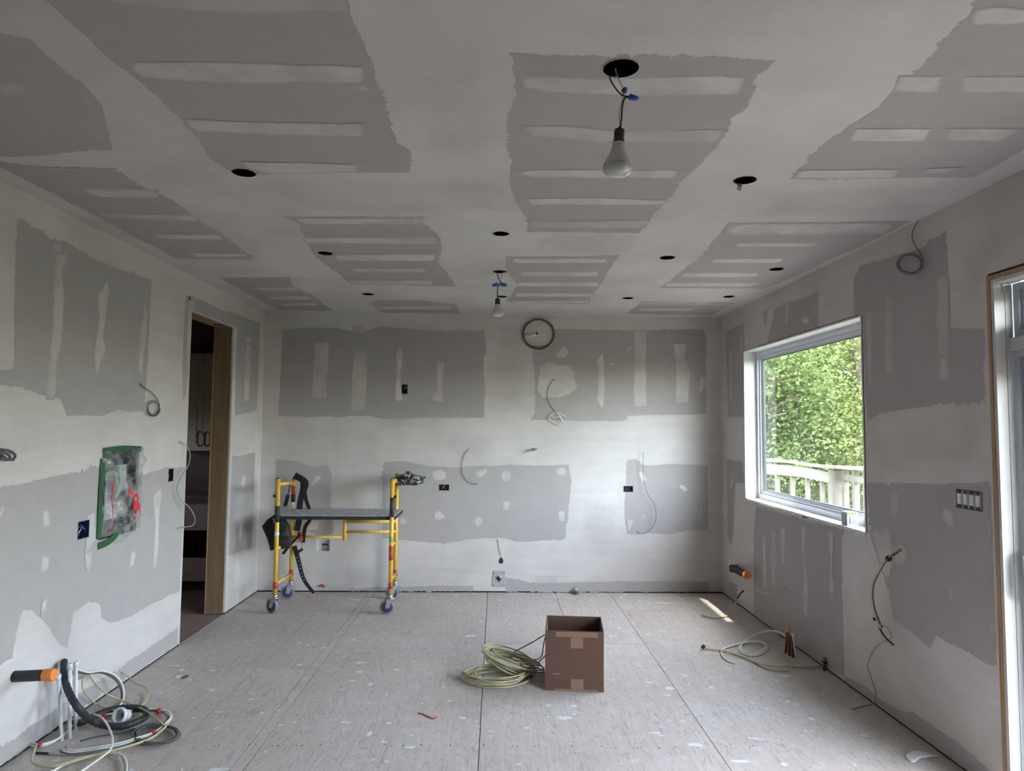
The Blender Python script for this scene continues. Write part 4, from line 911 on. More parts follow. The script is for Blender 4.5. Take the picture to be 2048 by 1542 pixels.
MB().box(xm-0.25, xm+0.25, 6.78, 6.80, at7(400, 1054).z, cz-0.04).build('drawer_front', 'cabinet_paint', ct)
MB().box(xm-0.25, xm+0.25, 6.84, 6.86, 0.10, at7(400, 1110).z).build('lower_panel', 'cabinet_paint', ct)
MB().box(xm-0.25, xm+0.25, 7.2, 7.33, 0.0, cz-0.05).build('base_back', 'cabinet_dark', ct)
for u in (388, 402):
    p = unp(u, 1060, 'y', 6.95); MB().box(p.x-0.012, p.x+0.012, 6.94, 6.96, unp(u, 1108, 'y', 6.95).z, unp(u, 1055, 'y', 6.95).z).build('hanging_pipe', 'handle_bronze', ct)
p = at7(431, 945)
op = tag(MB().box(p.x-0.035, p.x+0.035, 7.345, 7.355, p.z-0.06, p.z+0.06).build('outlet_plate', 'label_white'), 'white outlet plate above the dark counter beyond the doorway', 'outlet')

# ================================================================== CEILING FITTINGS
for (uv, r, lab), (x, y) in zip(CANS, can_xy):
    t = tag(empty('light_cutout', (x, y, H)), lab, 'light fitting', 'ceiling light openings')
    MB().lathe([(r+0.004, -0.0005), (r+0.004, 0.018), (r+0.006, 0.12), (0.0, 0.125)], 24, Matrix.Translation((x, y, H+0.016))).build('housing', 'can_dark', t)
    prof = [(r-0.0005, -0.0020), (r+0.003, -0.0020), (r+0.003, 0.000), (r-0.0005, 0.016), (r-0.0005, -0.0020)]
    MB().lathe(prof, 28, Matrix.Translation((x, y, H))).build('board_edge', 'gypsum_edge', t)
    mb = MB(); mb.tube(spline([(x-r*0.6, y, H+0.05), (x, y+r*0.5, H+0.025), (x+r*0.7, y-r*0.1, H+0.06)], 0.01), 0.004, 6)
    mb.build('wire_stub', 'box_blue' if 'blue' in lab else 'grey_cable', t)
    if 'blue' in lab: MB().box(x-r*0.1, x+r*0.7, y-r*0.3, y+r*0.4, H+0.03, H+0.06).build('blue_box', 'cap_blue', t)
    if 'flap' in lab:
        q = unp(1478, 366, 'z', H); mb = MB(); ribbon(mb, [(q.x, q.y, H-0.001), (q.x+0.002, q.y-0.004, H-0.018), (q.x-0.002, q.y, H-0.034)], 0.02, 0.002, (1, 0, 0), 0.01); mb.build('paper_flap', 'gypsum_edge', t)

def bulb_fixture(box, r, px, label, y, s):
    """px: dict of photo pixels taken in the vertical plane through the fixture"""
    t = tag(empty('hanging_bulb', (box.x, box.y, H)), label, 'light bulb', 'bare bulbs hanging from the ceiling')
    f = lambda u, v, dy=0.0: unp(u, v, 'y', y+dy)
    MB().lathe([(r+0.004, -0.0005), (r+0.004, 0.05), (0.0, 0.055)], 24, Matrix.Translation((box.x, box.y, H+0.016))).build('ceiling_box', 'can_dark', t)
    MB().box(box.x+0.005, box.x+0.035, box.y-0.012, box.y+0.02, H+0.012, H+0.05).build('box_clamp', 'box_blue', t)
    MB().lathe([(r-0.0005, -0.002), (r+0.005, -0.002), (r+0.005, 0.0), (r-0.0005, 0.016), (r-0.0005, -0.002)], 28, Matrix.Translation((box.x, box.y, H))).build('box_rim', 'gypsum_edge', t)
    for name, m, rad, pts in px['wires']:
        MB().tube(spline([f(*p) for p in pts], 0.008), rad, 7).build(name, m, t)
    for c0, c1 in px['nuts']:
        a, b = f(*c0), f(*c1); d = (b-a); l = d.length
        MB().lathe([(0.0, 0), (s*0.009, 0), (s*0.0085, l*0.5), (s*0.006, l*0.95), (0.0, l)], 12, axis_mtx(a, d)).build('wire_connector', 'cap_blue', t)
    a, b = f(*px['socket'][0]), f(*px['socket'][1]); d = b-a; l = d.length; R = px['socket_r']
    so = MB().lathe([(0.0, -0.006), (R*0.25, -0.006), (R*0.3, 0.0), (R*0.85, l*0.06), (R*0.88, l*0.5), (R*0.80, l*0.52), (R*0.85, l*0.56), (R*0.95, l*0.8), (R, l*0.83), (R, l), (0.0, l)], 20, axis_mtx(a, d)).build('socket', 'black_plastic', t)
    a2, b2 = f(*px['bulb'][0]), f(*px['bulb'][1]); d = b2-a2; l = d.length; B = px['bulb_r']
    MB().lathe([(0.0, 0.0), (B*0.42, 0), (B*0.43, l*0.12), (B*0.52, l*0.28), (B*0.72, l*0.45), (B*0.93, l*0.62), (B, l*0.70)], 28, axis_mtx(a2, d)).build('bulb_body', 'bulb_body', t)
    MB().lathe([(B, l*0.70), (B*0.995, l*0.76), (B*0.93, l*0.85), (B*0.78, l*0.93), (B*0.5, l*0.98), (0.0, l)], 28, axis_mtx(a2, d)).build('bulb_globe', 'bulb_globe', t)
bulb_fixture(BULB1, 0.056, dict(
    wires=[('black_wire', 'black_plastic', 0.0024, [(1236, 128, 0.02), (1237, 150), (1222, 152), (1220, 158), (1232, 178), (1245, 191), (1257, 193), (1262, 195)]),
           ('black_wire', 'black_plastic', 0.0026, [(1259, 195), (1250, 196), (1245, 210), (1243, 235), (1241, 256)]),
           ('white_wire', 'white_cable', 0.0020, [(1224, 122, 0.02), (1230, 130), (1248, 127), (1244, 132), (1232, 132), (1233, 148), (1240, 165), (1246, 177), (1247, 183)]),
           ('white_wire', 'yellow_cable', 0.0016, [(1247, 183), (1245, 200), (1239, 225), (1239, 256)])],
    nuts=[((1247, 184), (1252, 176)), ((1258, 193), (1277, 198))], socket=((1239, 258), (1237, 289)), socket_r=0.0185, bulb=((1237, 286), (1234, 354)), bulb_r=0.0465),
    'large bare bulb on twisted wires hanging from ceiling near the camera', BULB1.y, 1.0)
bulb_fixture(BULB2, 0.046, dict(
    wires=[('black_wire', 'dark_cable', 0.004, [(994, 541), (996, 555), (1002, 565), (998, 569), (1008, 570)]), ('black_wire', 'dark_cable', 0.004, [(998, 570), (995, 580), (995, 597)]),
           ('white_wire', 'white_cable', 0.003, [(1008, 542), (1004, 555), (996, 566), (990, 569)]), ('copper_lead', 'copper_wire', 0.0025, [(1006, 545), (1003, 556), (999, 563)])],
    nuts=[((996, 569), (984, 571)), ((1002, 569), (1014, 571))], socket=((995, 597), (995, 609)), socket_r=0.020, bulb=((995, 607), (996, 634)), bulb_r=0.046),
    'small-looking bare bulb on wires hanging near the back wall', BULB2.y, 1.6)

# ================================================================== ELECTRICAL BOXES ON THE WALLS
for (pl, bx, m, lab), r in zip(OUTLETS, outlet_rects):
    xs = [p[0] for p in r]; ys = [p[1] for p in r]; a0, a1, b0, b1 = min(xs), max(xs), min(ys), max(ys)
    n = PL[pl][3]; c3 = to3(pl, ((a0+a1)/2, (b0+b1)/2), 0)
    t = tag(empty('electrical_box', c3), lab, 'electrical box', 'wall electrical boxes')
    def pb(mb, p0, p1, q0, q1, d0, d1):
        v = [to3(pl, (p, q), d) for d in (d0, d1) for q in (q0, q1) for p in (p0, p1)]
        return mb.add(v, [(0, 2, 3, 1), (4, 5, 7, 6), (0, 1, 5, 4), (2, 6, 7, 3), (0, 4, 6, 2), (1, 3, 7, 5)])
    mb = MB(); w = 0.003; D = -0.055
    pb(mb, a0, a1, b0, b1, D-0.003, D); pb(mb, a0, a0+w, b0, b1, D, 0.001); pb(mb, a1-w, a1, b0, b1, D, 0.001); pb(mb, a0+w, a1-w, b0, b0+w, D, 0.001); pb(mb, a0+w, a1-w, b1-w, b1, D, 0.001)
    mb.build('box_shell', m, t)
    if pl == 'right':
        k = 4; W = (a1-a0-0.012)/k
        for i in range(k):
            y0 = a0+0.006+i*W
            sw = pb(MB(), y0+0.003, y0+W-0.003, b0+0.004, b1-0.004, -0.006, 0.002).build('switch_yoke', 'steel_plate', t)
            pb(MB(), y0+0.009, y0+W-0.009, b0+0.022, b1-0.022, 0.002, 0.007).build('rocker', 'label_white', sw)
            for (e0, e1) in ((b0+0.004, b0+0.018), (b1-0.018, b1-0.004)): pb(MB(), y0+0.008, y0+W-0.008, e0, e1, 0.002, 0.004).build('yoke_ear', 'label_dark', sw)
    else:
        rnd = random.Random(hash(bx) % 1000)
        for i in range(3):
            pts = [to3(pl, (rnd.uniform(a0+0.01, a1-0.01), rnd.uniform(b0+0.01, b1-0.01)), rnd.uniform(-0.045, -0.006)) for _ in range(4)]
            MB().tube(spline(pts, 0.01), 0.0028, 6).build('wire', ('grey_cable', 'dark_cable', 'dark_cable')[i] if m != 'box_blue' else ('cap_blue', 'dark_cable', 'label_white')[i], t)
        for (e0, e1) in ((b0, b0+0.006), (b1-0.006, b1)): pb(MB(), (a0+a1)/2-0.012, (a0+a1)/2+0.012, e0, e1, 0.0005, 0.002).build('mounting_ear', m, t)

# range receptacle and small hole at the foot of the back wall
c = unp(997, 1157, 'y', YB); rr = tag(empty('range_receptacle', c), 'grey steel plate with a round black socket at back wall base', 'outlet')
w, h = 0.064, 0.076
mb = MB(); mb.add([(c.x-w, YB-0.001, c.z-h), (c.x+w, YB-0.001, c.z-h), (c.x+w, YB-0.001, c.z+h), (c.x-w+0.015, YB-0.001, c.z+h), (c.x-w, YB-0.006, c.z-h), (c.x+w, YB-0.006, c.z-h), (c.x+w, YB-0.006, c.z+h), (c.x-w+0.015, YB-0.006, c.z+h)],
    [(0, 3, 2, 1), (4, 5, 6, 7), (0, 1, 5, 4), (1, 2, 6, 5), (2, 3, 7, 6), (3, 0, 4, 7)]); mb.build('steel_plate', 'steel_plate', rr)
MB().lathe([(0, 0), (0.032, 0), (0.032, 0.004), (0.024, 0.006), (0.022, -0.0005), (0, -0.0005)], 24, axis_mtx((c.x, YB-0.006, c.z), (0, -1, 0))).build('socket_ring', 'steel', rr)
MB().lathe([(0, 0.001), (0.021, 0.001), (0.021, 0.005), (0, 0.005)], 20, axis_mtx((c.x, YB-0.006, c.z), (0, -1, 0))).build('socket_face', 'black_plastic', rr)
for dx in (-0.05, 0.052):
    for dz in (-0.062, 0.055): MB().lathe([(0, 0), (0.005, 0), (0.004, 0.002), (0, 0.002)], 8, axis_mtx((c.x+dx, YB-0.006, c.z+dz), (0, -1, 0))).build('screw', 'label_dark', rr)
c = unp(1002, 1121, 'y', YB); t = tag(empty('wall_hole_box', c), 'small ragged black opening just above the range socket plate', 'electrical box')
mb = MB(); pts = [(0.0, 0.033), (0.008, 0.03), (0.012, 0.018), (0.022, 0.012), (0.022, -0.012), (0.014, -0.028), (-0.010, -0.030), (-0.020, -0.012), (-0.016, 0.012), (-0.008, 0.024)]
k = len(pts); mb.add([(c.x+a, YB-0.003, c.z+b) for a, b in pts]+[(c.x+a*0.8, YB-0.008, c.z+b*0.8) for a, b in pts], [list(range(k, 2*k))]+[[i, (i+1) % k, k+(i+1) % k, k+i] for i in range(k)]); mb.build('dark_bracket', 'black_plastic', t)
MB().tube(spline([unp(1002, 1112, 'y', YB-0.008), unp(998, 1095, 'y', YB-0.006), unp(995, 1078, 'y', YB-0.004)], 0.02), 0.003, 6).build('wire', 'grey_cable', t)

# recessed water box behind the scaffold
xs = [p[0] for p in WATER]; zs = [p[1] for p in WATER]; x0, x1, z0, z1 = min(xs), max(xs), min(zs), max(zs)
t = tag(empty('water_outlet_box', ((x0+x1)/2, YB, z0)), 'white recessed water valve box low on back wall behind the scaffold', 'water box')
mb = MB(); mb.box(x0, x1, YB+0.07, YB+0.075, z0, z1).box(x0, x0+0.004, YB-0.002, YB+0.07, z0, z1).box(x1-0.004, x1, YB-0.002, YB+0.07, z0, z1).box(x0+0.004, x1-0.004, YB-0.002, YB+0.07, z0, z0+0.004).box(x0+0.004, x1-0.004, YB-0.002, YB+0.07, z1-0.004, z1)
mb.build('box_shell', 'pvc_white', t)
xc = (x0+x1)/2+0.012
v = MB().tube([(xc, YB+0.03, z0+0.004), (xc, YB+0.03, z0+0.06)], 0.010, 10).build('valve_stem', 'brass', t)
MB().box(xc-0.028, xc+0.028, YB+0.022, YB+0.038, z0+0.055, z0+0.070).build('valve_handle', 'black_plastic', t)

# ================================================================== PLASTIC-COVERED PANEL OPENING ON THE LEFT WALL
ys = [p[0] for p in NICHE]; zs = [p[1] for p in NICHE]; ny0, ny1, nz0, nz1 = min(ys), max(ys), min(zs), max(zs)
t = tag(empty('plastic_covered_opening', (XL, (ny0+ny1)/2, nz0)), 'opening in left wall covered with crumpled plastic and green tape', 'covered opening')
mb = MB(); mb.box(XL-0.11, XL-0.10, ny0, ny1, nz0, nz1).box(XL-0.10, XL-0.017, ny0-0.004, ny0, nz0, nz1).box(XL-0.10, XL-0.017, ny1, ny1+0.004, nz0, nz1).box(XL-0.10, XL-0.017, ny0, ny1, nz0-0.004, nz0).box(XL-0.10, XL-0.017, ny0, ny1, nz1, nz1+0.004)
mb.build('recess_box', 'niche_dark', t)
W_, H_ = ny1-ny0, nz1-nz0
def np_(a, b, d=0.0): return Vector((XL+d, ny0+a*W_, nz0+b*H_))
def crumple(name, m, a0, a1, b0, b1, d0, amp, nu=14, nv=30, seed=0.0, slope=0.0):
    vs, fs = [], []
    for j in range(nv+1):
        for i in range(nu+1):
            a = a0+(a1-a0)*i/nu; b = b0+(b1-b0)*j/nv
            e = min(i, nu-i)/nu*2; e2 = min(j, nv-j)/nv*2; env = min(1, e*3)*min(1, e2*4)
            d = d0 + env*amp*(0.5+1.0*noise.noise(Vector((a*3.2+seed, b*4.0, seed))) + 0.55*noise.noise(Vector((a*9, b*9+seed, 4))))
            a += 0.03*noise.noise(Vector((b*5+seed, 1, a*2)))
            p = np_(a, b + slope*(a-a0), d); vs.append(p-Vector(t.location))
    for j in range(nv):
        for i in range(nu):
            k = j*(nu+1)+i; fs.append((k, k+1, k+nu+2, k+nu+1))
    return mesh_obj(name, vs, fs, m, t, True)
crumple('grey_bag_inside', 'film_grey', 0.35, 0.92, 0.18, 0.80, -0.055, 0.050, seed=2.0)
crumple('plastic_sheet', 'plastic_film', 0.0, 1.12, 0.02, 1.0, 0.003, 0.055, 18, 40, seed=5.0)
crumple('plastic_tail', 'plastic_film', 0.38, 0.98, -0.10, 0.05, 0.002, 0.03, 10, 8, seed=8.0, slope=0.14)
mb = MB(); ribbon(mb, [np_(0.62, 0.50, 0.022), np_(0.76, 0.42, 0.042), np_(0.74, 0.33, 0.045), np_(0.85, 0.26, 0.038), np_(0.80, 0.18, 0.024)], 0.060, 0.0015, (0, 1, 0.15), 0.012); lab = mb.build('red_label', 'label_red', t)
for (a, b) in ((0.73, 0.40), (0.80, 0.235)):
    q = np_(a, b, 0.0475); MB().lathe([(0.0075, 0), (0.011, 0), (0.011, 0.001), (0.0075, 0.001), (0.0075, 0)], 16, axis_mtx(q, (1, 0, 0))).build('label_ring_mark', 'label_white', lab)
mb = MB(); ribbon(mb, [np_(0.0, 0.985, 0.004), np_(0.5, 1.0, 0.012), np_(1.05, 0.98, 0.004)], 0.035, 0.001, (0, 0, 1)); mb.build('green_tape', 'green_tape', t)
mb = MB(); ribbon(mb, [np_(0.0, 0.90, 0.004), np_(-0.02, 0.5, 0.008), np_(-0.01, 0.02, 0.006)], 0.045, 0.001, (0, 1, 0)); mb.build('green_tape', 'green_tape', t)
mb = MB(); ribbon(mb, [np_(-0.02, -0.06, 0.005), np_(0.25, -0.03, 0.012), np_(0.52, 0.07, 0.016)], 0.04, 0.001, (0, 0, 1)); mb.build('green_tape', 'green_tape', t)
mb = MB(); ribbon(mb, [np_(0.03, 0.80, 0.01), np_(0.2, 0.79, 0.028), np_(0.38, 0.74, 0.022)], 0.035, 0.001, (0, 0, 1)); mb.build('green_tape', 'green_tape', t)
mb = MB(); ribbon(mb, [np_(0.34, 0.78, 0.030), np_(0.34, 0.60, 0.042), np_(0.24, 0.45, 0.034)], [0.034, 0.022], 0.001, (0, 1, 0)); mb.build('pale_green_tape', 'pale_green_tape', t)
mb = MB(); ribbon(mb, [np_(0.22, 0.62, 0.026), np_(0.14, 0.45, 0.034), np_(0.20, 0.25, 0.034), np_(0.18, 0.08, 0.02)], 0.014, 0.001, (0, 1, 0)); mb.build('red_streamer', 'red_tape', t)

# ================================================================== ROLLING SCAFFOLD
FY, BY = 6.06, 6.58                       # front and back post lines
def fz(u, v, y): return unp(u, v, 'y', y)
sc = tag(empty('rolling_scaffold', (-1.4, 6.3, 0)), 'yellow tubular rolling scaffold on navy wheels by the back wall', 'scaffold')
POSTS = {'fl': (fz(552, 1120, FY).x, FY, 957, 555), 'bl': (fz(583, 1120, BY).x, BY, 958, 587), 'fr': (fz(782, 1120, FY).x, FY, 958, 785), 'br': (fz(791, 1120, BY).x, BY, 949, 793)}
WHEEL = {'fl': (fz(544, 1220, FY-0.02), -0.5), 'bl': (fz(586, 1190, BY), 0.25), 'fr': (fz(768, 1217, FY-0.02), 0.15), 'br': (fz(795, 1186, BY), 0.25)}
TR = 0.0185
ztop = {}
for k, (x, y, v, u) in POSTS.items():
    z1 = fz(u, v, y).z; ztop[k] = z1; zb = 0.155
    po = MB().tube([(x, y, zb), (x, y, z1)], TR, 14).build('post', 'scaffold_yellow', sc)
    MB().tube([(x, y, z1), (x, y, z1+0.006)], TR*0.8, 12).build('post_plug', 'black_plastic', po)
    MB().tube([(x, y, zb+0.06), (x, y, zb+0.115)], TR+0.0012, 14).build('red_band', 'scaffold_red', po)
    for (a, b, m) in {'fl': ((0.78, 0.92, 'label_dark'), (0.66, 0.70, 'label_white')), 'bl': ((0.97, 1.05, 'scaffold_red'), (0.90, 0.97, 'label_dark'), (0.85, 0.90, 'label_white')), 'fr': ((0.83, 1.0, 'label_dark'), (0.62, 0.66, 'label_green'), (0.46, 0.58, 'scaffold_red')), 'br': ()}[k]:
        MB().tube([(x, y, a), (x, y, b)], TR+0.001, 14).build('sticker', m, po)
    # caster: stem, swivel plate, fork, wheel, brake pedal
    c, ang = WHEEL[k]; cx, cy = x-0.012+0.02*math.sin(ang), y-0.02; wr = 0.0625; dirv = Vector((math.cos(ang), math.sin(ang), 0)); ax = Vector((-math.sin(ang), math.cos(ang), 0))
    wc = Vector((x, y, wr)) - dirv*0.028
    ca = MB().tube([(x, y, 0.135), (x, y, zb+0.01)], 0.024, 12).build('caster', 'steel', sc)
    MB().lathe([(0, 0.128), (0.036, 0.128), (0.036, 0.137), (0.028, 0.143), (0, 0.143)], 18, Matrix.Translation((x, y, 0))).build('swivel_plate', 'steel', ca)
    mb = MB()
    for s in (-1, 1):
        o_ = ax*(0.021*s); mb.add([wc+o_+dirv*0.048+Vector((0, 0, 0.066)), wc+o_-dirv*0.004+Vector((0, 0, 0.066)), wc+o_-dirv*0.016-Vector((0, 0, 0.010)), wc+o_+dirv*0.016-Vector((0, 0, 0.010))] +
            [q + ax*(0.003*s) for q in (wc+o_+dirv*0.048+Vector((0, 0, 0.066)), wc+o_-dirv*0.004+Vector((0, 0, 0.066)), wc+o_-dirv*0.016-Vector((0, 0, 0.010)), wc+o_+dirv*0.016-Vector((0, 0, 0.010)))],
            [(0, 1, 2, 3), (7, 6, 5, 4), (0, 4, 5, 1), (1, 5, 6, 2), (2, 6, 7, 3), (3, 7, 4, 0)])
    mb.build('fork', 'steel', ca)
    mw = axis_mtx(wc-ax*0.016, ax)
    MB().lathe([(0.0, 0.0), (wr*0.74, 0.0), (wr*0.80, 0.003), (wr*0.80, 0.029), (wr*0.74, 0.032), (0.0, 0.032)], 28, mw).build('wheel_hub', 'wheel_navy', ca)
    MB().lathe([(wr*0.80, 0.001), (wr*0.95, 0.003), (wr, 0.010), (wr, 0.022), (wr*0.95, 0.029), (wr*0.80, 0.031), (wr*0.80, 0.001)], 28, mw).build('tyre', 'wheel_tread', ca)
    MB().tube([wc-ax*0.026, wc+ax*0.026], 0.008, 10).build('axle_bolt', 'chrome', ca)
    MB().obox(wc-dirv*0.045+Vector((0, 0, 0.05)), dirv*0.022+Vector((0, 0, 0.006)), ax*0.014, Vector((0, 0, 0.003))).build('brake_pedal', 'steel', ca)
def bar(name, a, b, r=0.0135, m='scaffold_yellow', par=None):
    return MB().tube([a, b], r, 12).build(name, m, par or sc)
for s, (f, bk) in {'l': ('fl', 'bl'), 'r': ('fr', 'br')}.items():
    xf, xb = POSTS[f][0], POSTS[bk][0]
    zt = ztop[f]-0.05
    bar('top_rung', (xf, FY, zt), (xb, BY, ztop[bk]-0.035), 0.016)
    bar('rung', (xf, FY, fz(556, 1098, FY).z if s == 'l' else fz(783, 1090, FY).z), (xb, BY, fz(586, 1083, BY).z if s == 'l' else fz(791, 1084, BY).z))
    bar('rung', (xf, FY, fz(552, 1168, FY).z if s == 'l' else fz(780, 1160, FY).z), (xb, BY, fz(583, 1148, BY).z if s == 'l' else fz(791, 1148, BY).z))
# folding guard rails under the deck, between the back posts
gl = fz(690, 1060, BY-0.03).x
xbl, xbr = POSTS['bl'][0], POSTS['br'][0]
z_lo, z_m, z_hi = fz(640, 1074, BY-0.03).z, fz(740, 1064, BY-0.03).z, fz(740, 1043, BY-0.03).z
bar('guard_rail', (xbl, BY-0.03, z_lo), (gl, BY-0.03, z_lo), 0.012)
bar('guard_rail', (gl, BY-0.03, z_m), (xbr, BY-0.03, z_m+0.005), 0.014)
bar('guard_rail', (gl, BY-0.03, z_hi), (xbr, BY-0.03, z_hi+0.005), 0.016)
bar('guard_post', (gl, BY-0.03, z_lo-0.03), (gl, BY-0.03, fz(690, 1034, BY-0.03).z), 0.019)
bar('red_latch', (POSTS['fl'][0]+0.10, BY-0.12, fz(582, 1080, BY-0.1).z), (xbl+0.075, BY-0.04, fz(604, 1067, BY-0.04).z), 0.019, 'scaffold_red')
# deck
dz = fz(680, 1034, FY+0.02).z
dk = MB().box(POSTS['fl'][0]+0.012, POSTS['fr'][0]+0.02, FY+0.022, BY+0.02, dz, dz+0.012).build('deck_board', 'platform_top', sc)
mb = MB(); x0, x1 = POSTS['fl'][0]+0.008, POSTS['fr'][0]+0.024
mb.box(x0, x1, FY+0.019, FY+0.024, dz-0.024, dz+0.006).box(x0, x1, BY+0.018, BY+0.023, dz-0.024, dz+0.006).box(x0, x0+0.006, FY+0.02, BY+0.02, dz-0.024, dz+0.006).box(x1-0.006, x1, FY+0.02, BY+0.02, dz-0.024, dz+0.006)
mb.build('deck_rim', 'platform_edge', dk)
for (k, dx) in (('fl', -0.03), ('fr', 0.03)):
    x, y = POSTS[k][:2]; zz = fz(550, 992, FY).z
    MB().box(min(x, x+dx)-0.008, max(x, x+dx)+0.008, y-0.012, y+0.012, zz-0.012, zz+0.012).build('locking_pin', 'black_plastic', sc)

# ---- tool belt hung over the left end of the scaffold
tb_ = tag(empty('tool_belt', (POSTS['fl'][0], BY, 0.9)), 'black nylon tool belt with pouch hanging from the left scaffold end', 'tool belt')
mb = MB()
bc = [(524, 1053), (533, 1040), (548, 1030), (566, 1036), (577, 1052), (582, 1075), (582, 1090), (572, 1098), (556, 1099), (541, 1101), (535, 1080)]
pts = [fz(u, v, FY+0.115) for u, v in bc]; k = len(pts); cen = sum(pts, Vector())/k
rings = [[cen+(p-cen)*0.55+Vector((0, -0.035, 0)) for p in pts], [cen+(p-cen)*0.9+Vector((0, -0.02, 0)) for p in pts], pts, [p+Vector((0, 0.035, 0)) for p in pts]]
vs = [p+Vector((0, 0.010*noise.noise(p*30), 0.006*noise.noise(p*25))) for r_ in rings for p in r_]
mb.add(vs, [list(range(k))]+[[i*k+j, i*k+(j+1) % k, (i+1)*k+(j+1) % k, (i+1)*k+j] for i in range(3) for j in range(k)]+[list(reversed(range(3*k, 4*k)))], True); pouch = mb.build('pouch', 'bag_black', tb_)
mb = MB(); ribbon(mb, [fz(546, 1036, FY+0.075), fz(549, 1045, FY+0.072), fz(549, 1052, FY+0.074)], 0.014, 0.002, (1, 0, 0.2)); mb.build('steel_clip', 'steel_plate', pouch)
mb = MB(); ribbon(mb, [fz(526, 1056, FY+0.095), fz(545, 1050, FY+0.072), fz(572, 1058, FY+0.075)], 0.05, 0.006, (0, 0, 1)); mb.build('pouch_flap', 'nylon_black', pouch)
mb = MB(); ribbon(mb, [fz(540, 1078, FY+0.088), fz(556, 1074, FY+0.072), fz(578, 1076, FY+0.080)], 0.03, 0.006, (0, 0, 1)); mb.build('pouch_strap', 'nylon_black', pouch)
# suspender loop over the top rung
def strap(pts, w, name='strap', m='nylon_black', wd=(1, 0, 0.2), th=0.004):
    mb = MB(); ribbon(mb, [fz(*p) for p in pts], w, th, wd); return mb.build(name, m, tb_)
strap([(588, 952, BY-0.04), (596, 955, BY-0.05), (606, 962, BY-0.05), (606, 980, BY-0.05), (601, 1000, BY-0.05), (599, 1018, BY-0.05), (598, 1040, BY-0.045), (594, 1062, BY-0.05)], 0.055)
strap([(590, 950, BY-0.05), (604, 958, BY-0.06), (612, 966, BY-0.06), (607, 985, BY-0.06)], 0.05, 'strap_pad', wd=(0.6, 0, 0.8), th=0.012)
strap([(608, 975, BY-0.055), (612, 1000, BY-0.05), (618, 1018, BY-0.045), (619, 1040, BY-0.045), (610, 1055, BY-0.05), (606, 1085, BY-0.05)], 0.035)
strap([(581, 966, FY+0.40), (577, 985, FY+0.34), (574, 995, FY+0.30)], 0.010)
strap([(576, 990, FY+0.30), (573, 1002, FY+0.28), (570, 1013, FY+0.26)], 0.034)
strap([(570, 1012, FY+0.26), (567, 1022, FY+0.2), (560, 1032, FY+0.10)], 0.008, 'snap_hook', 'steel')
strap([(604, 1085, BY-0.05), (603, 1098, BY-0.05), (598, 1106, BY-0.05)], 0.008, 'snap_hook', 'steel')
strap([(566, 1108, FY+0.15), (575, 1096, FY+0.2), (588, 1082, FY+0.3), (600, 1070, FY+0.4)], 0.03)
bl = strap([(588, 1092, BY-0.06), (594, 1110, BY-0.06), (599, 1130, BY-0.06), (606, 1155, BY-0.05), (616, 1172, BY-0.03), (628, 1186, BY)], [0.046, 0.030], 'belt_tail', 'nylon_black', (1, 0, 0.25))
for (u, v) in ((595, 1115), (598, 1122), (600, 1130), (601, 1137), (603, 1146), (605, 1153), (608, 1160)):
    p = fz(u, v, BY-0.064); MB().lathe([(0, 0), (0.0045, 0), (0.0045, 0.001), (0, 0.001)], 8, axis_mtx(p, (0, -1, 0))).build('eyelet', 'label_white', bl)
strap([(590, 1105, BY-0.07), (600, 1102, BY-0.075), (605, 1097, BY-0.07)], 0.026, 'buckle', 'black_plastic', (0, 0, 1), 0.008)

# ---- plaster-spattered pad resting on the right end of the scaffold
pd = tag(empty('spattered_pad', (POSTS['br'][0], BY-0.1, 1.1)), 'black rag pad spattered with white plaster on the right scaffold end', 'rag')
pol = [(786, 965), (787, 957), (797, 953), (806, 950), (815, 948), (826, 953), (840, 954), (848, 957), (846, 966), (830, 970), (810, 971), (795, 970)]
vs = []; k = len(pol); pz = [fz(u, v, BY-0.16) for u, v in pol]; cen = sum(pz, Vector())/k
for (s, dy) in ((0.6, -0.03), (1.0, 0.0), (1.0, 0.20), (0.6, 0.23)):
    vs += [cen+(p-cen)*s+Vector((0, dy, 0))+Vector((0.012*noise.noise(p*40+Vector((dy*9, 0, 0))), 0, 0.012*noise.noise(p*33+Vector((0, dy*9, 0))))) for p in pz]
MB().add(vs, [list(range(k))]+[[i*k+j, i*k+(j+1) % k, (i+1)*k+(j+1) % k, (i+1)*k+j] for i in range(3) for j in range(k)]+[list(reversed(range(3*k, 4*k)))], True).build('pad', 'splattered_pad', pd)
vs = []; pol = [(803, 958), (807, 948), (812, 943), (817, 943), (824, 950), (818, 955), (809, 960)]; k = len(pol); pz = [fz(u, v, BY-0.18) for u, v in pol]; cen = sum(pz, Vector())/k
for (s, dy) in ((0.6, -0.01), (1.0, 0.01), (1.0, 0.07), (0.6, 0.09)): vs += [cen+(p-cen)*s+Vector((0, dy, 0)) for p in pz]
MB().add(vs, [list(range(k))]+[[i*k+j, i*k+(j+1) % k, (i+1)*k+(j+1) % k, (i+1)*k+j] for i in range(3) for j in range(k)]+[list(reversed(range(3*k, 4*k)))], True).build('crumpled_top', 'splattered_pad', pd)

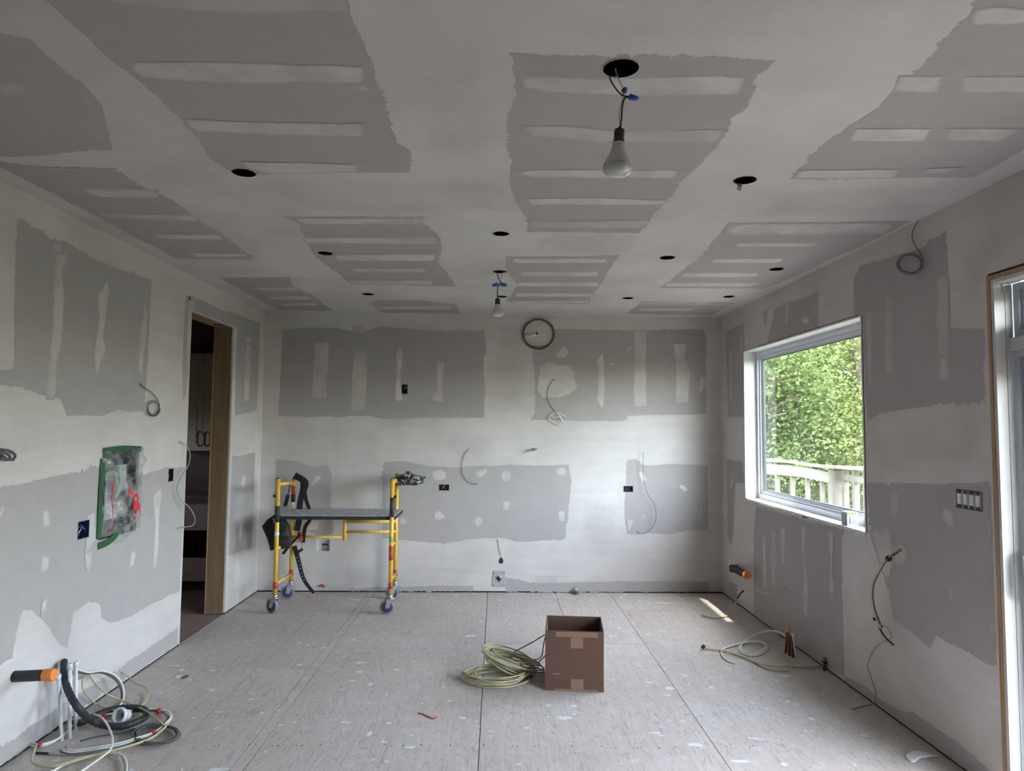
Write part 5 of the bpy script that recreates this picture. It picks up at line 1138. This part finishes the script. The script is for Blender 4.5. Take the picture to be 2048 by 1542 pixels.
# ================================================================== CARDBOARD BOX AND CABLE COIL
bx = tag(empty('cardboard_box', (0.495, 4.315, 0)), 'open brown cardboard box with tan tape standing on the plywood floor', 'box')
A, B_ = Vector((0.315, 4.335, 0.001)), Vector((0.674, 4.300, 0.001)); U = (B_-A); Wd = U.length; U.normalize(); V = Vector((-U.y, U.x, 0)); BH, BD, T = 0.362, 0.335, 0.005
def bxp(a, b, c): return A+U*a+V*b+Vector((0, 0, c))
def bpanel(name, m, a0, a1, b0, b1, c0, c1, par=None):
    v = [bxp(a, b, c) for c in (c0, c1) for b in (b0, b1) for a in (a0, a1)]
    return MB().add(v, [(0, 2, 3, 1), (4, 5, 7, 6), (0, 1, 5, 4), (2, 6, 7, 3), (0, 4, 6, 2), (1, 3, 7, 5)]).build(name, m, par or bx)
bpanel('front_side', 'cardboard', 0, Wd, 0, T, 0, BH); bpanel('back_side', 'cardboard', 0, Wd, BD-T, BD, 0, BH+0.002)
bpanel('end_side', 'cardboard', 0, T, T, BD-T, 0, BH); bpanel('end_side', 'cardboard', Wd-T, Wd, T, BD-T, 0, BH); bpanel('bottom', 'cardboard_inside', T, Wd-T, T, BD-T, 0, T)
bpanel('inner_flap', 'cardboard_inside', T, T+0.004, T, BD-T, BH-0.16, BH-0.003); bpanel('inner_flap', 'cardboard_inside', Wd-T-0.004, Wd-T, T, BD-T, BH-0.16, BH-0.003)
lb = bpanel('paper_slip', 'label_white', T+0.004, T+0.006, 0.02, 0.10, BH-0.09, BH-0.03)
def fpx(u, v):
    d = FWD + RIGHT*((u-1024)/F_PX) + UP*((771-v)/F_PX); n = V; t_ = (A-ORIG).dot(n)/d.dot(n); q = ORIG+d*t_-A; return q.dot(U), q.z
for (u0, v0, u1, v1) in ((1112, 1263, 1196, 1276), (1141, 1275, 1166, 1297), (1142, 1358, 1167, 1379), (1109, 1377, 1196, 1384)):
    a0, c1 = fpx(u0, v0); a1, c0 = fpx(u1, v1); bpanel('kraft_tape', 'kraft_tape', a0, a1, -0.0012, -0.0002, max(0.001, c0), min(BH, c1))
a0, c1 = fpx(1106, 1346); a1, c0 = fpx(1120, 1349); bpanel('scuff', 'kraft_tape', a0, a1, -0.0008, -0.0002, c0, c1)

rnd = random.Random(5)
cc = tag(empty('cable_coil', (0.06, 4.58, 0)), 'loose coil of yellow cable lying on the floor against the box', 'cable')
pts = []
NT = 9
for k in range(NT*24):
    w = 2*math.pi*k/24; t_ = k/24.0
    rx = 0.178+0.030*math.sin(t_*2.3); ry = 0.140+0.030*math.cos(t_*1.7)
    cx = 0.005+0.020*math.sin(t_*1.1); cy = 4.50+0.016*math.cos(t_*2.0)
    pts.append(Vector((cx+rx*math.cos(w), cy+ry*math.sin(w), 0.006+0.0055*t_+0.010*max(0, math.sin(w*2+t_*3))*0.5)))
MB().tube(spline(pts, 0.02), 0.0044, 7).build('lower_loops', 'coil_yellow', cc)
pts = []
for k in range(12*22):
    w = 2*math.pi*k/22; t_ = k/22.0
    rx = 0.165+0.030*math.sin(t_*1.9); ry = 0.075+0.030*math.cos(t_*2.7)
    c0 = Vector((0.115+0.022*math.sin(t_*2.1), 4.60+0.020*math.cos(t_*1.3), 0.058+0.0056*t_))
    # tilted loops, high on the far side, dropping toward the box
    pts.append(c0+Vector((rx*math.cos(w), ry*math.sin(w), -0.052*math.cos(w)+0.018*math.sin(w)+0.012*math.sin(w+t_*2.2))))
MB().tube(spline(pts, 0.02), 0.0044, 7).build('upper_loops', 'coil_yellow', cc)
pl_ = lambda u, v, y: unp(u, v, 'y', y)
MB().tube(spline([pl_(1012, 1318, 4.66), pl_(1030, 1303, 4.67), pl_(1060, 1287, 4.66), pl_(1092, 1268, 4.62), pl_(1105, 1262, 4.56), pl_(1112, 1275, 4.54)], 0.02), 0.0045, 7).build('lead', 'coil_yellow', cc)
MB().tube(spline([pl_(1003, 1312, 4.66), pl_(1030, 1314, 4.64), pl_(1070, 1319, 4.58), pl_(1083, 1312, 4.55), pl_(1087, 1290, 4.53), pl_(1092, 1272, 4.52), pl_(1106, 1270, 4.50)], 0.02), 0.0045, 7).build('lead', 'coil_yellow', cc)
MB().tube(spline([pl_(1006, 1313, 4.66), pl_(1040, 1322, 4.62), pl_(1072, 1326, 4.58), pl_(1092, 1310, 4.52)], 0.02), 0.0045, 7).build('lead', 'coil_yellow', cc)

# ================================================================== CABLES AND PIPES
def cable(label, paths, cat='cable', group=None, name='cable', loc=None):
    """paths: list of (part name, material, radius, [points]); points are (u, v, axis, value)"""
    P = [[unp(*q) for q in pts] for (_, _, _, pts) in paths]
    if len(paths) == 1:
        n_, m, r, _ = paths[0]; o = MB().tube(spline(P[0], 0.012), r, 7).build(name, m); return tag(o, label, cat, group)
    t = tag(empty(name, P[0][0]), label, cat, group)
    for (n_, m, r, _), p in zip(paths, P): MB().tube(spline(p, 0.012), r, 7).build(n_, m, t)
    return t
lx, rx_, by = XL+0.012, XR-0.012, YB-0.010
def S(ax, val, pts): return [(u, v, ax, val) for u, v in pts]
# back wall
def loop_px(cx, cy, rx, ry, ax, val, turns, dv, seed, a0=0.0, n=16):
    rr = random.Random(seed); out = []
    for k in range(int(turns*n)+1):
        w = a0+2*math.pi*k/n; j = 1+dv*math.sin(k//n*2.1+seed)
        out.append((cx+rx*j*math.cos(w)+rr.uniform(-.4, .4), cy+ry*j*math.sin(w)+rr.uniform(-.4, .4), ax, val+(0.004*(k//n) if ax == 'x' and val < 0 else -0.004*(k//n))))
    return out
cable('red and black wire coiled in a circle high on back wall', [('red_loops', 'red_cable', 0.0055, loop_px(1077, 668, 31, 29, 'y', YB-0.008, 3.4, 0.03, 1)), ('black_loops', 'dark_cable', 0.0045, loop_px(1077, 669, 30.5, 29.5, 'y', YB-0.022, 2.5, 0.02, 3, 2.5)),
    ('cross_tie', 'dark_cable', 0.003, S('y', YB-0.02, [(1064, 692), (1078, 693), (1090, 692)]))], name='wire_coil')
c = unp(1074, 667, 'y', YB); t = tag(empty('pipe_stub', c), 'white capped stub in the middle of the red wire circle', 'pipe')
MB().tube([unp(1051, 671, 'y', YB-0.02), unp(1066, 671, 'y', YB-0.03)], 0.008, 8).build('stub', 'pvc_white', t); MB().tube([unp(1065, 670, 'y', YB-0.03), unp(1072, 670, 'y', YB-0.032)], 0.012, 10).build('cap', 'label_white', t); MB().lathe([(0, 0), (0.012, 0), (0.010, 0.02), (0, 0.022)], 10, axis_mtx((c.x, YB-0.001, c.z), (0, -1, 0))).build('black_plug', 'black_plastic', t)
cable('thin grey wire with white tangle hanging on the back wall patch', [('lead', 'dark_cable', 0.0026, S('y', by, [(1110, 759), (1103, 764), (1096, 778), (1095, 797), (1103, 813), (1112, 824)])),
    ('tangle', 'white_cable', 0.0036, S('y', YB-0.02, [(1110, 823), (1099, 832), (1099, 838), (1112, 848), (1124, 850), (1128, 845), (1120, 832), (1114, 826), (1122, 828), (1132, 834)])), ('tangle', 'white_cable', 0.0034, S('y', YB-0.03, [(1102, 829), (1110, 836), (1118, 833), (1124, 842), (1120, 849)]))], name='wire')
cable('single thin wire curving down the back wall right of scaffold', [('w', 'dark_cable', 0.0024, S('y', by, [(938, 898), (929, 909), (924, 928), (925, 948), (934, 962), (945, 967), (957, 968)]))], name='wire')
cable('long thin wire arcing down back wall toward the window corner', [('w', 'dark_cable', 0.0024, S('y', YB-0.03, [(1287, 904)]) + S('y', YB-0.05, [(1286, 920), (1287, 955), (1294, 985), (1309, 1010), (1312, 1035), (1305, 1055), (1290, 1067), (1278, 1066), (1272, 1062), (1278, 1068)]))], name='wire')
c = unp(1071, 898, 'y', YB); t = tag(empty('pipe_stub', c), 'short dark gas stub poking from the middle of back wall', 'pipe')
MB().tube([(c.x, YB, c.z), (c.x, YB-0.07, c.z)], 0.012, 12).build('stub', 'dark_cable', t); MB().tube([(c.x, YB-0.07, c.z), (c.x, YB-0.088, c.z)], 0.015, 8).build('end_nut', 'steel', t)
c = unp(1151, 1187, 'z', 0.0); c.y = YB-0.045; t = tag(empty('floor_pipe_stub', c), 'capped pipe stub on the floor against the back wall', 'pipe')
MB().lathe([(0, 0), (0.034, 0), (0.034, 0.006), (0.017, 0.008), (0.017, 0.03), (0.0, 0.03)], 16, Matrix.Translation(c)).build('flange', 'copper_pipe', t); MB().lathe([(0, 0.03), (0.022, 0.03), (0.022, 0.058), (0.0, 0.060)], 8, Matrix.Translation(c)).build('cap_nut', 'steel_plate', t)
# left wall
cable('dark wire with small coil hanging on left wall by the doorway', [('lead', 'dark_cable', 0.0026, S('x', lx, [(279, 767), (290, 776), (303, 785), (313, 796), (317, 806), (316, 820), (310, 830)])), ('coil', 'dark_cable', 0.0026, loop_px(307, 817, 12, 14, 'x', XL+0.02, 2.5, 0.14, 2))], name='wire')
cable('bunch of dark cable curling from left wall at photo edge', [('loop', 'dark_cable', 0.0060, S('x', XL+0.02, [(-8, 896), (4, 899), (18, 901), (29, 908), (30, 915), (22, 920), (8, 916), (-6, 908)])), ('loop', 'dark_cable', 0.0060, S('x', XL+0.03, [(-10, 902), (2, 908), (14, 918), (27, 920)])), ('loop', 'dark_cable', 0.0050, S('x', XL+0.035, [(-8, 900), (10, 906), (20, 914), (14, 920), (0, 914)]))], name='wire')
cable('thin pale wire looping off the left wall across the doorway', [('w', 'grey_cable', 0.0034, [(359, 883, 'x', lx), (372, 890, 'x', XL+0.03), (380, 908, 'x', XL+0.05), (376, 932, 'x', XL+0.05), (361, 956, 'x', XL+0.04), (354, 976, 'x', XL+0.03), (360, 998, 'x', XL+0.04), (378, 1014, 'x', XL+0.06), (389, 1034, 'x', XL+0.07), (386, 1050, 'x', XL+0.06), (366, 1055, 'x', XL+0.05)])], name='wire')
# capped drain pipes
def capped(label, base, d, ln, r, capl):
    base = Vector(base); d = Vector(d).normalized(); t = tag(empty('drain_pipe', base), label, 'pipe')
    MB().lathe([(r, -0.01), (r, ln)], 24, axis_mtx(base, d)).build('pipe_body', 'black_rubber', t)
    MB().lathe([(0, 0), (r*1.06, 0), (r*1.10, 0.004), (r*1.10, capl*0.85), (r*0.98, capl)], 24, axis_mtx(base+d*(ln-capl*0.85), d)).build('end_cap', 'orange_cap', t)
p = unp(28, 1353, 'x', XL); capped('black drain pipe with orange cap sticking out of left wall', p, unp(96, 1350, 'y', p.y)-p, 0.185, 0.026, 0.05)
p = unp(1473, 1137, 'x', XR); q = unp(1498, 1150, 'x', XR-0.10); p = unp(1466, 1137, 'x', XR-0.035); q = unp(1494, 1150, 'x', XR-0.125); capped('black drain pipe with orange cap under the window', p, q-p, (q-p).length, 0.031, 0.035)
MB().lathe([(0, -0.02), (0.034, -0.02), (0.034, 0.04), (0, 0.04)], 20, axis_mtx((XR-0.02, p.y, p.z), (-1, 0, 0))).build('wall_elbow', 'black_rubber', bpy.data.objects['drain_pipe.001'])
# white water stubs by the left wall
for (u, v, ut, vt, lab) in ((123, 1482, 117, 1350, 'white plastic water pipe stub nearest the orange capped pipe'), (139, 1477, 140, 1328, 'middle white water pipe stub with open top by the left wall'), (151, 1458, 152, 1324, 'white water pipe stub farthest from the orange capped pipe')):
    b = unp(u, v, 'z', 0.0); b.x = max(b.x, XL+0.03); z = unp(ut, vt, 'y', b.y)
    t = tag(empty('water_pipe', b), lab, 'pipe', 'white water pipe stubs')
    MB().tube([b, Vector((z.x, b.y, z.z))], 0.0095, 12).build('pipe_body', 'pvc_white', t)
    MB().lathe([(0.0075, -0.025), (0.0125, -0.025), (0.0125, 0.004), (0.0075, 0.004), (0.0075, -0.025)], 16, Matrix.Translation((z.x, b.y, z.z))).build('collar', 'pvc_white', t)
    MB().lathe([(0, 0), (0.0076, 0), (0, 0.0005)], 12, Matrix.Translation((z.x, b.y, z.z+0.001))).build('bore', 'dark_cable', t)
# black corrugated hose
hp = [unp(128, 1322, 'x', XL+0.03), unp(128, 1345, 'x', XL+0.07), unp(136, 1380, 'x', XL+0.13), unp(158, 1418, 'x', XL+0.22), unp(190, 1445, 'z', 0.05), unp(232, 1453, 'z', 0.03), unp(265, 1447, 'z', 0.03), unp(292, 1432, 'z', 0.03), unp(285, 1418, 'z', 0.035), unp(245, 1416, 'z', 0.03), unp(205, 1425, 'z', 0.025), unp(165, 1444, 'z', 0.025), unp(138, 1447, 'z', 0.025)]
sp = spline(hp, 0.006); tag(MB().tube(sp, [0.0185 if (i//2) % 2 else 0.0170 for i in range(len(sp))], 10).build('black_hose', 'black_rubber'), 'thick black hose bending from left wall to the floor', 'hose')
# white coupling lying on the cables
c = unp(245, 1431, 'z', 0.055); t = tag(empty('pipe_coupling', c), 'white hollow plastic coupling lying on the black hose', 'pipe fitting')
d = Vector((-0.25, -1, 0.35)); MB().lathe([(0.024, 0), (0.024, 0.03), (0.030, 0.03), (0.030, 0.052), (0.042, 0.056), (0.042, 0.070), (0.031, 0.072), (0.029, 0.010), (0.024, 0.0)], 24, axis_mtx(c-d.normalized()*0.04, d)).build('coupling', 'pvc_white', t)
MB().lathe([(0, 0.015), (0.028, 0.015), (0, 0.017)], 20, axis_mtx(c-d.normalized()*0.04, d)).build('bore', 'grey_cable', t)
# bundles of cable on the floor at left
def bundle(label, path, mats, r, wraps=(), seed=0, spread=0.012, name='cable_bundle'):
    base = spline([unp(*q) for q in path], 0.03); rr = random.Random(seed)
    t = tag(empty(name, base[0]), label, 'cable')
    for i, m in enumerate(mats):
        ph = 2*math.pi*i/len(mats); pts = []
        for k, p in enumerate(base):
            w = ph+0.25*k/4; o_ = Vector((math.cos(w), math.sin(w)*0.7, 0.55*math.sin(w+0.8)))*spread*(0.8+0.4*noise.noise(Vector((k*0.2, i, seed))))
            q = p+o_; q.z = max(q.z, r) if p.z < 0.2 else q.z; pts.append(q)
        MB().tube(spline(pts, 0.012), r, 7).build('strand', m, t)
    for f in wraps:
        k = int(f*(len(base)-2)); d_ = base[k+1]-base[k]; sp_ = spread*0.8+0.002; MB().lathe([(0, -0.010), (sp_, -0.010), (sp_+0.001, 0), (sp_, 0.010), (0, 0.010)], 12, axis_mtx(base[k], d_)).build('red_tape_wrap', 'red_tape', t)
    return t
fl = lambda pts, z=0.016: [(u, v, 'z', z) for u, v in pts]
bundle('grey and white cable bundle with red tape curving across floor', fl([(127, 1497), (142, 1503), (216, 1493), (267, 1480), (305, 1467), (327, 1450), (338, 1436), (330, 1425), (305, 1421), (269, 1422), (223, 1430), (165, 1440), (136, 1445)], 0.02), ['white_cable', 'grey_cable', 'white_cable', 'dark_cable', 'white_cable'], 0.0042, (0.40, 0.66, 0.90), 1, 0.017)
bundle('white cable pair passing behind the white pipe stubs', fl([(55, 1486), (80, 1490), (105, 1483), (125, 1470), (140, 1454)], 0.02), ['white_cable', 'grey_cable', 'white_cable'], 0.0052, (0.3,), 2, 0.010)
bundle('pale cables looping at the bottom edge of photo', fl([(60, 1560), (100, 1545), (125, 1530), (160, 1518), (210, 1507), (240, 1512), (250, 1530), (248, 1560)], 0.014), ['white_cable', 'white_cable', 'yellow_cable'], 0.0055, (), 3, 0.010)
cable('yellow cable sweeping across floor beside the red taped bundle', [('w', 'yellow_cable', 0.0058, fl([(72, 1490), (66, 1508), (63, 1520), (75, 1530), (105, 1533), (140, 1524), (200, 1507), (255, 1493), (300, 1477), (322, 1462), (336, 1448)], 0.03))])
cable('yellow cable arching out of left wall behind the hose', [('w', 'yellow_cable', 0.0045, [(244, 1344, 'x', lx), (256, 1352, 'x', XL+0.04), (270, 1366, 'x', XL+0.10), (290, 1374, 'z', 0.03), (297, 1386, 'z', 0.015), (290, 1405, 'z', 0.012), (272, 1416, 'z', 0.02)])])
cable('yellow wire loop hanging low from the left wall', [('w', 'yellow_cable', 0.0045, [(180, 1352, 'x', lx), (166, 1358, 'x', XL+0.05), (168, 1382, 'x', XL+0.09), (190, 1406, 'z', 0.02), (228, 1421, 'z', 0.03), (262, 1421, 'z', 0.035)])])
cable('long yellow wire running from left wall over the hose', [('w', 'yellow_cable', 0.0045, [(178, 1350, 'x', XL+0.015), (192, 1368, 'x', XL+0.06), (214, 1388, 'x', XL+0.12), (245, 1402, 'z', 0.045), (285, 1418, 'z', 0.045), (312, 1436, 'z', 0.05), (330, 1452, 'z', 0.03)])])
arc = [(152, 1340), (176, 1346), (200, 1343), (225, 1352), (242, 1372), (245, 1396), (236, 1414), (222, 1428)]
t = bundle('three grey cables arching in a loop beside the white pipes', [(u, v, 'x', XL+0.03+0.022*i) for i, (u, v) in enumerate(arc)], ['white_cable', 'grey_cable', 'dark_cable'], 0.0055, (), 4, 0.009)
cable('white wire falling in front of the black hose', [('w', 'white_cable', 0.0050, [(188, 1428, 'z', 0.09), (204, 1436, 'z', 0.10), (217, 1454, 'z', 0.08), (225, 1478, 'z', 0.06), (220, 1500, 'z', 0.05), (195, 1520, 'z', 0.03), (165, 1541, 'z', 0.012), (140, 1556, 'z', 0.012)])])
rr = random.Random(9); pts = []
for k in range(6*16):
    w = 2*math.pi*k/16; j = 1-0.16*abs(math.sin(k/16*1.7))+rr.uniform(-0.02, 0.02); pts.append((313+48*j*math.cos(w), 1468+20*j*math.sin(w), 'z', 0.006+0.004*(k/16)))
cable('flat coil of dark grey cable on floor at left', [('coil', 'dark_cable', 0.0042, pts), ('tail', 'dark_cable', 0.0045, fl([(312, 1444), (285, 1452), (245, 1465), (195, 1473), (160, 1482)], 0.012))], name='cable_coil')
cable('black tipped grey lead lying by the left wall corner', [('tip', 'black_plastic', 0.006, fl([(72, 1506), (84, 1506), (97, 1507)], 0.008)), ('lead', 'grey_cable', 0.0045, fl([(96, 1507), (130, 1509), (180, 1505), (240, 1496)], 0.008))])
# right wall
cable('dark wire coil hanging near the ceiling on right wall', [('lead', 'dark_cable', 0.0023, S('x', rx_, [(1837, 441), (1828, 456), (1824, 474), (1831, 492), (1841, 508), (1846, 524)])), ('coil', 'dark_cable', 0.0023, loop_px(1820, 528, 24, 19, 'x', XR-0.02, 4.2, 0.12, 6, -0.5))], name='wire')
t = bundle('yellow cable bundle with black ties drooping from right wall', [(1801, 1099, 'x', XR-0.004), (1788, 1108, 'x', XR-0.06), (1772, 1120, 'x', XR-0.10), (1752, 1152, 'x', XR-0.13), (1744, 1178, 'x', XR-0.13), (1746, 1210, 'x', XR-0.11), (1754, 1238, 'x', XR-0.09), (1762, 1256, 'x', XR-0.08)], ['yellow_cable', 'yellow_cable', 'yellow_cable', 'dark_cable'], 0.0050, (), 8, 0.007)
for (u, v, dx) in ((1777, 1117, 0.09), (1752, 1238, 0.09)):
    p = unp(u, v, 'x', XR-dx); MB().lathe([(0, -0.009), (0.016, -0.009), (0.017, 0.0), (0.016, 0.009), (0, 0.009)], 10, axis_mtx(p, (0, 0.35, 0.9) if v > 1200 else (0, -0.8, 0.6))).build('black_tie', 'black_plastic', t)
MB().tube(spline([unp(1755, 1243, 'x', XR-0.09), unp(1760, 1258, 'x', XR-0.08), unp(1771, 1275, 'x', XR-0.07), unp(1787, 1290, 'x', XR-0.06)], 0.01), [0.0035, 0.004]+[0.006]*40 if False else 0.0050, 7).build('black_tail', 'black_plastic', t)
cable('thin grey wire trailing from the yellow bundle to the floor', [('w', 'grey_cable', 0.0036, [(1760, 1248, 'x', XR-0.08), (1775, 1256, 'x', XR-0.07), (1783, 1270, 'x', XR-0.06), (1778, 1280, 'x', XR-0.06), (1762, 1286, 'x', XR-0.07), (1748, 1300, 'x', XR-0.07), (1735, 1328, 'x', XR-0.06), (1740, 1350, 'x', XR-0.05), (1750, 1378, 'x', XR-0.04), (1751, 1398, 'x', XR-0.05), (1742, 1409, 'z', 0.006), (1722, 1413, 'z', 0.005), (1704, 1418, 'z', 0.005)])], name='wire')
cable('cable with black joint leading from under window to floor', [('wall_lead', 'yellow_cable', 0.0065, [(1571, 1177, 'x', XR-0.003), (1556, 1184, 'x', XR-0.04), (1540, 1188, 'x', XR-0.06), (1526, 1184, 'x', XR-0.07), (1508, 1181, 'x', XR-0.09), (1488, 1181, 'x', XR-0.12)]), ('black_joint', 'black_plastic', 0.0075, [(1488, 1181, 'x', XR-0.12), (1481, 1187, 'x', XR-0.13), (1474, 1197, 'x', XR-0.14)]), ('floor_lead', 'yellow_cable', 0.0060, [(1474, 1196, 'x', XR-0.14), (1471, 1210, 'x', XR-0.16), (1464, 1222, 'z', 0.03), (1454, 1232, 'z', 0.010), (1434, 1236, 'z', 0.008), (1416, 1234, 'z', 0.008), (1404, 1230, 'z', 0.008)])])
cable('white cable looping on floor from the copper pipes', [('loop', 'white_cable', 0.0060, [(1577, 1276, 'z', 0.06), (1560, 1266, 'z', 0.07), (1540, 1263, 'z', 0.06), (1515, 1268, 'z', 0.04), (1490, 1282, 'z', 0.012), (1478, 1296, 'z', 0.008), (1488, 1308, 'z', 0.008), (1510, 1311, 'z', 0.008), (1530, 1304, 'z', 0.008), (1534, 1293, 'z', 0.010), (1518, 1282, 'z', 0.016), (1492, 1284, 'z', 0.018), (1462, 1292, 'z', 0.008), (1440, 1301, 'z', 0.008)]),
    ('loop', 'white_cable', 0.0060, [(1575, 1272, 'z', 0.08), (1550, 1262, 'z', 0.085), (1525, 1264, 'z', 0.05), (1500, 1276, 'z', 0.02), (1483, 1290, 'z', 0.018), (1486, 1302, 'z', 0.016), (1505, 1308, 'z', 0.016), (1526, 1301, 'z', 0.016), (1532, 1290, 'z', 0.02), (1515, 1284, 'z', 0.025), (1480, 1287, 'z', 0.02), (1446, 1298, 'z', 0.008), (1443, 1308, 'z', 0.007), (1453, 1320, 'z', 0.007), (1470, 1327, 'z', 0.007)])], name='cable_loop')
cable('yellow cable with black plug lying in front of copper pipes', [('lead', 'yellow_cable', 0.0060, fl([(1406, 1296), (1425, 1299), (1450, 1302), (1476, 1309), (1504, 1320), (1525, 1333), (1550, 1340), (1578, 1341)], 0.010)), ('lead', 'yellow_cable', 0.0055, fl([(1440, 1301), (1480, 1311), (1512, 1325), (1530, 1330), (1565, 1332), (1605, 1334), (1652, 1332)], 0.014)), ('plug', 'black_plastic', 0.013, [(1404, 1296, 'z', 0.014), (1409, 1291, 'z', 0.030)])])
for (u, v, ut, vt, m, lab) in ((1572, 1306, 1574, 1260, 'copper_pipe', 'copper floor pipe with brass top nearest the window'), (1579, 1311, 1578, 1259, 'copper_pipe', 'middle copper floor pipe with brass top by right wall'), (1586, 1315, 1583, 1265, 'copper_pipe', 'copper floor pipe with brass top closest to the camera'), (1592, 1318, 1586, 1268, 'pvc_white', 'thin white plastic pipe beside the three copper pipes')):
    b = unp(u, v, 'z', 0.0); z = unp(ut, vt, 'y', b.y); t = tag(empty('copper_pipe' if m == 'copper_pipe' else 'plastic_pipe', b), lab, 'pipe', 'pipes by the right wall')
    r = 0.0095 if m == 'copper_pipe' else 0.006
    MB().tube([b, Vector((z.x, b.y, z.z-0.015))], r, 12).build('pipe_body', m, t)
    MB().tube([(z.x, b.y, z.z-0.02), (z.x, b.y, z.z+0.008)], r+0.0025, 10).build('pipe_end', 'brass' if m == 'copper_pipe' else m, t)
b = unp(1655, 1341, 'z', 0.0); b.x = XR-0.02; t = tag(empty('pipe_bracket', b), 'small copper stub on the floor edge where yellow cable ends', 'pipe')
MB().tube([b, b+Vector((0, 0, 0.085))], 0.010, 10).build('stub', 'copper_pipe', t); MB().box(b.x-0.012, b.x+0.012, b.y-0.014, b.y+0.014, 0.05, 0.062).build('clamp', 'black_plastic', t)

# ================================================================== SMALL THINGS
# bulb carton on the window sill
c = unp(1692, 1052, 'z', wz0+0.004); c.x = max(c.x, XR+0.035); t = tag(empty('bulb_carton', (c.x, c.y, wz0+0.004)), 'small grey and white bulb carton standing on the window sill', 'carton')
cw, chh = 0.052, 0.088
yy = unp(1692, 1052, 'x', XR+0.03).y; x0 = XR+0.012; z0 = wz0+0.0045
MB().box(x0, x0+0.072, yy-cw, yy+cw*0.4, z0, z0+chh).build('carton_body', 'label_white', t)
side = MB().box(x0-0.0008, x0, yy-cw, yy+cw*0.4, z0, z0+chh).build('printed_side', 'label_white', t)
f = MB().box(x0-0.0016, x0-0.0008, yy-cw+0.004, yy+cw*0.4-0.004, z0+0.006, z0+chh-0.012).build('dark_print', 'steel_plate', side)
e = MB().box(x0, x0+0.072, yy-cw-0.001, yy-cw, z0, z0+chh).build('printed_end', 'label_white', t)
MB().box(x0+0.002, x0+0.070, yy-cw-0.0018, yy-cw-0.001, z0+chh-0.016, z0+chh-0.002).build('green_stripe', 'label_green', e)
for k in range(4): MB().box(x0+0.012, x0+0.022, yy-cw-0.0018, yy-cw-0.001, z0+0.016+k*0.012, z0+0.022+k*0.012).build('print_mark', 'label_dark', e)
for k in range(4): MB().box(x0+0.032, x0+0.060-0.006*(k % 2), yy-cw-0.0018, yy-cw-0.001, z0+0.018+k*0.011, z0+0.021+k*0.011).build('print_line', 'steel_plate', e)
# bent white plastic scrap on floor
pts = [(1811, 1512), (1818, 1506), (1830, 1503), (1845, 1505), (1862, 1510), (1880, 1514), (1862, 1515), (1842, 1516), (1834, 1521), (1830, 1525), (1822, 1524), (1814, 1519)]
p3 = [unp(u, v, 'z', 0.001) for u, v in pts]; k = len(p3); cen = sum(p3, Vector())/k
mb = MB(); mb.add(p3+[p+Vector((0, 0, 0.006)) for p in p3]+[cen+(p-cen)*0.7+Vector((0, 0, 0.010)) for p in p3], [[i, (i+1) % k, k+(i+1) % k, k+i] for i in range(k)]+[[k+i, k+(i+1) % k, 2*k+(i+1) % k, 2*k+i] for i in range(k)]+[list(range(2*k, 3*k)), list(reversed(range(k)))])
tag(mb.build('plastic_scrap', 'pvc_white'), 'curved white plastic scrap lying on floor near the patio door', 'scrap')
# red wire offcut
cable('short bent red wire offcut lying on the plywood', [('w', 'red_cable', 0.0030, fl([(836, 1426), (846, 1428), (858, 1434), (868, 1437), (875, 1433)], 0.004))], 'wire', name='wire_offcut')
cable('red scrap of tape at the foot of back wall under scaffold', [('w', 'red_tape', 0.008, [(638, 1172, 'y', YB-0.015), (645, 1170, 'y', YB-0.018), (650, 1174, 'y', YB-0.015)])], 'tape', name='tape_scrap')
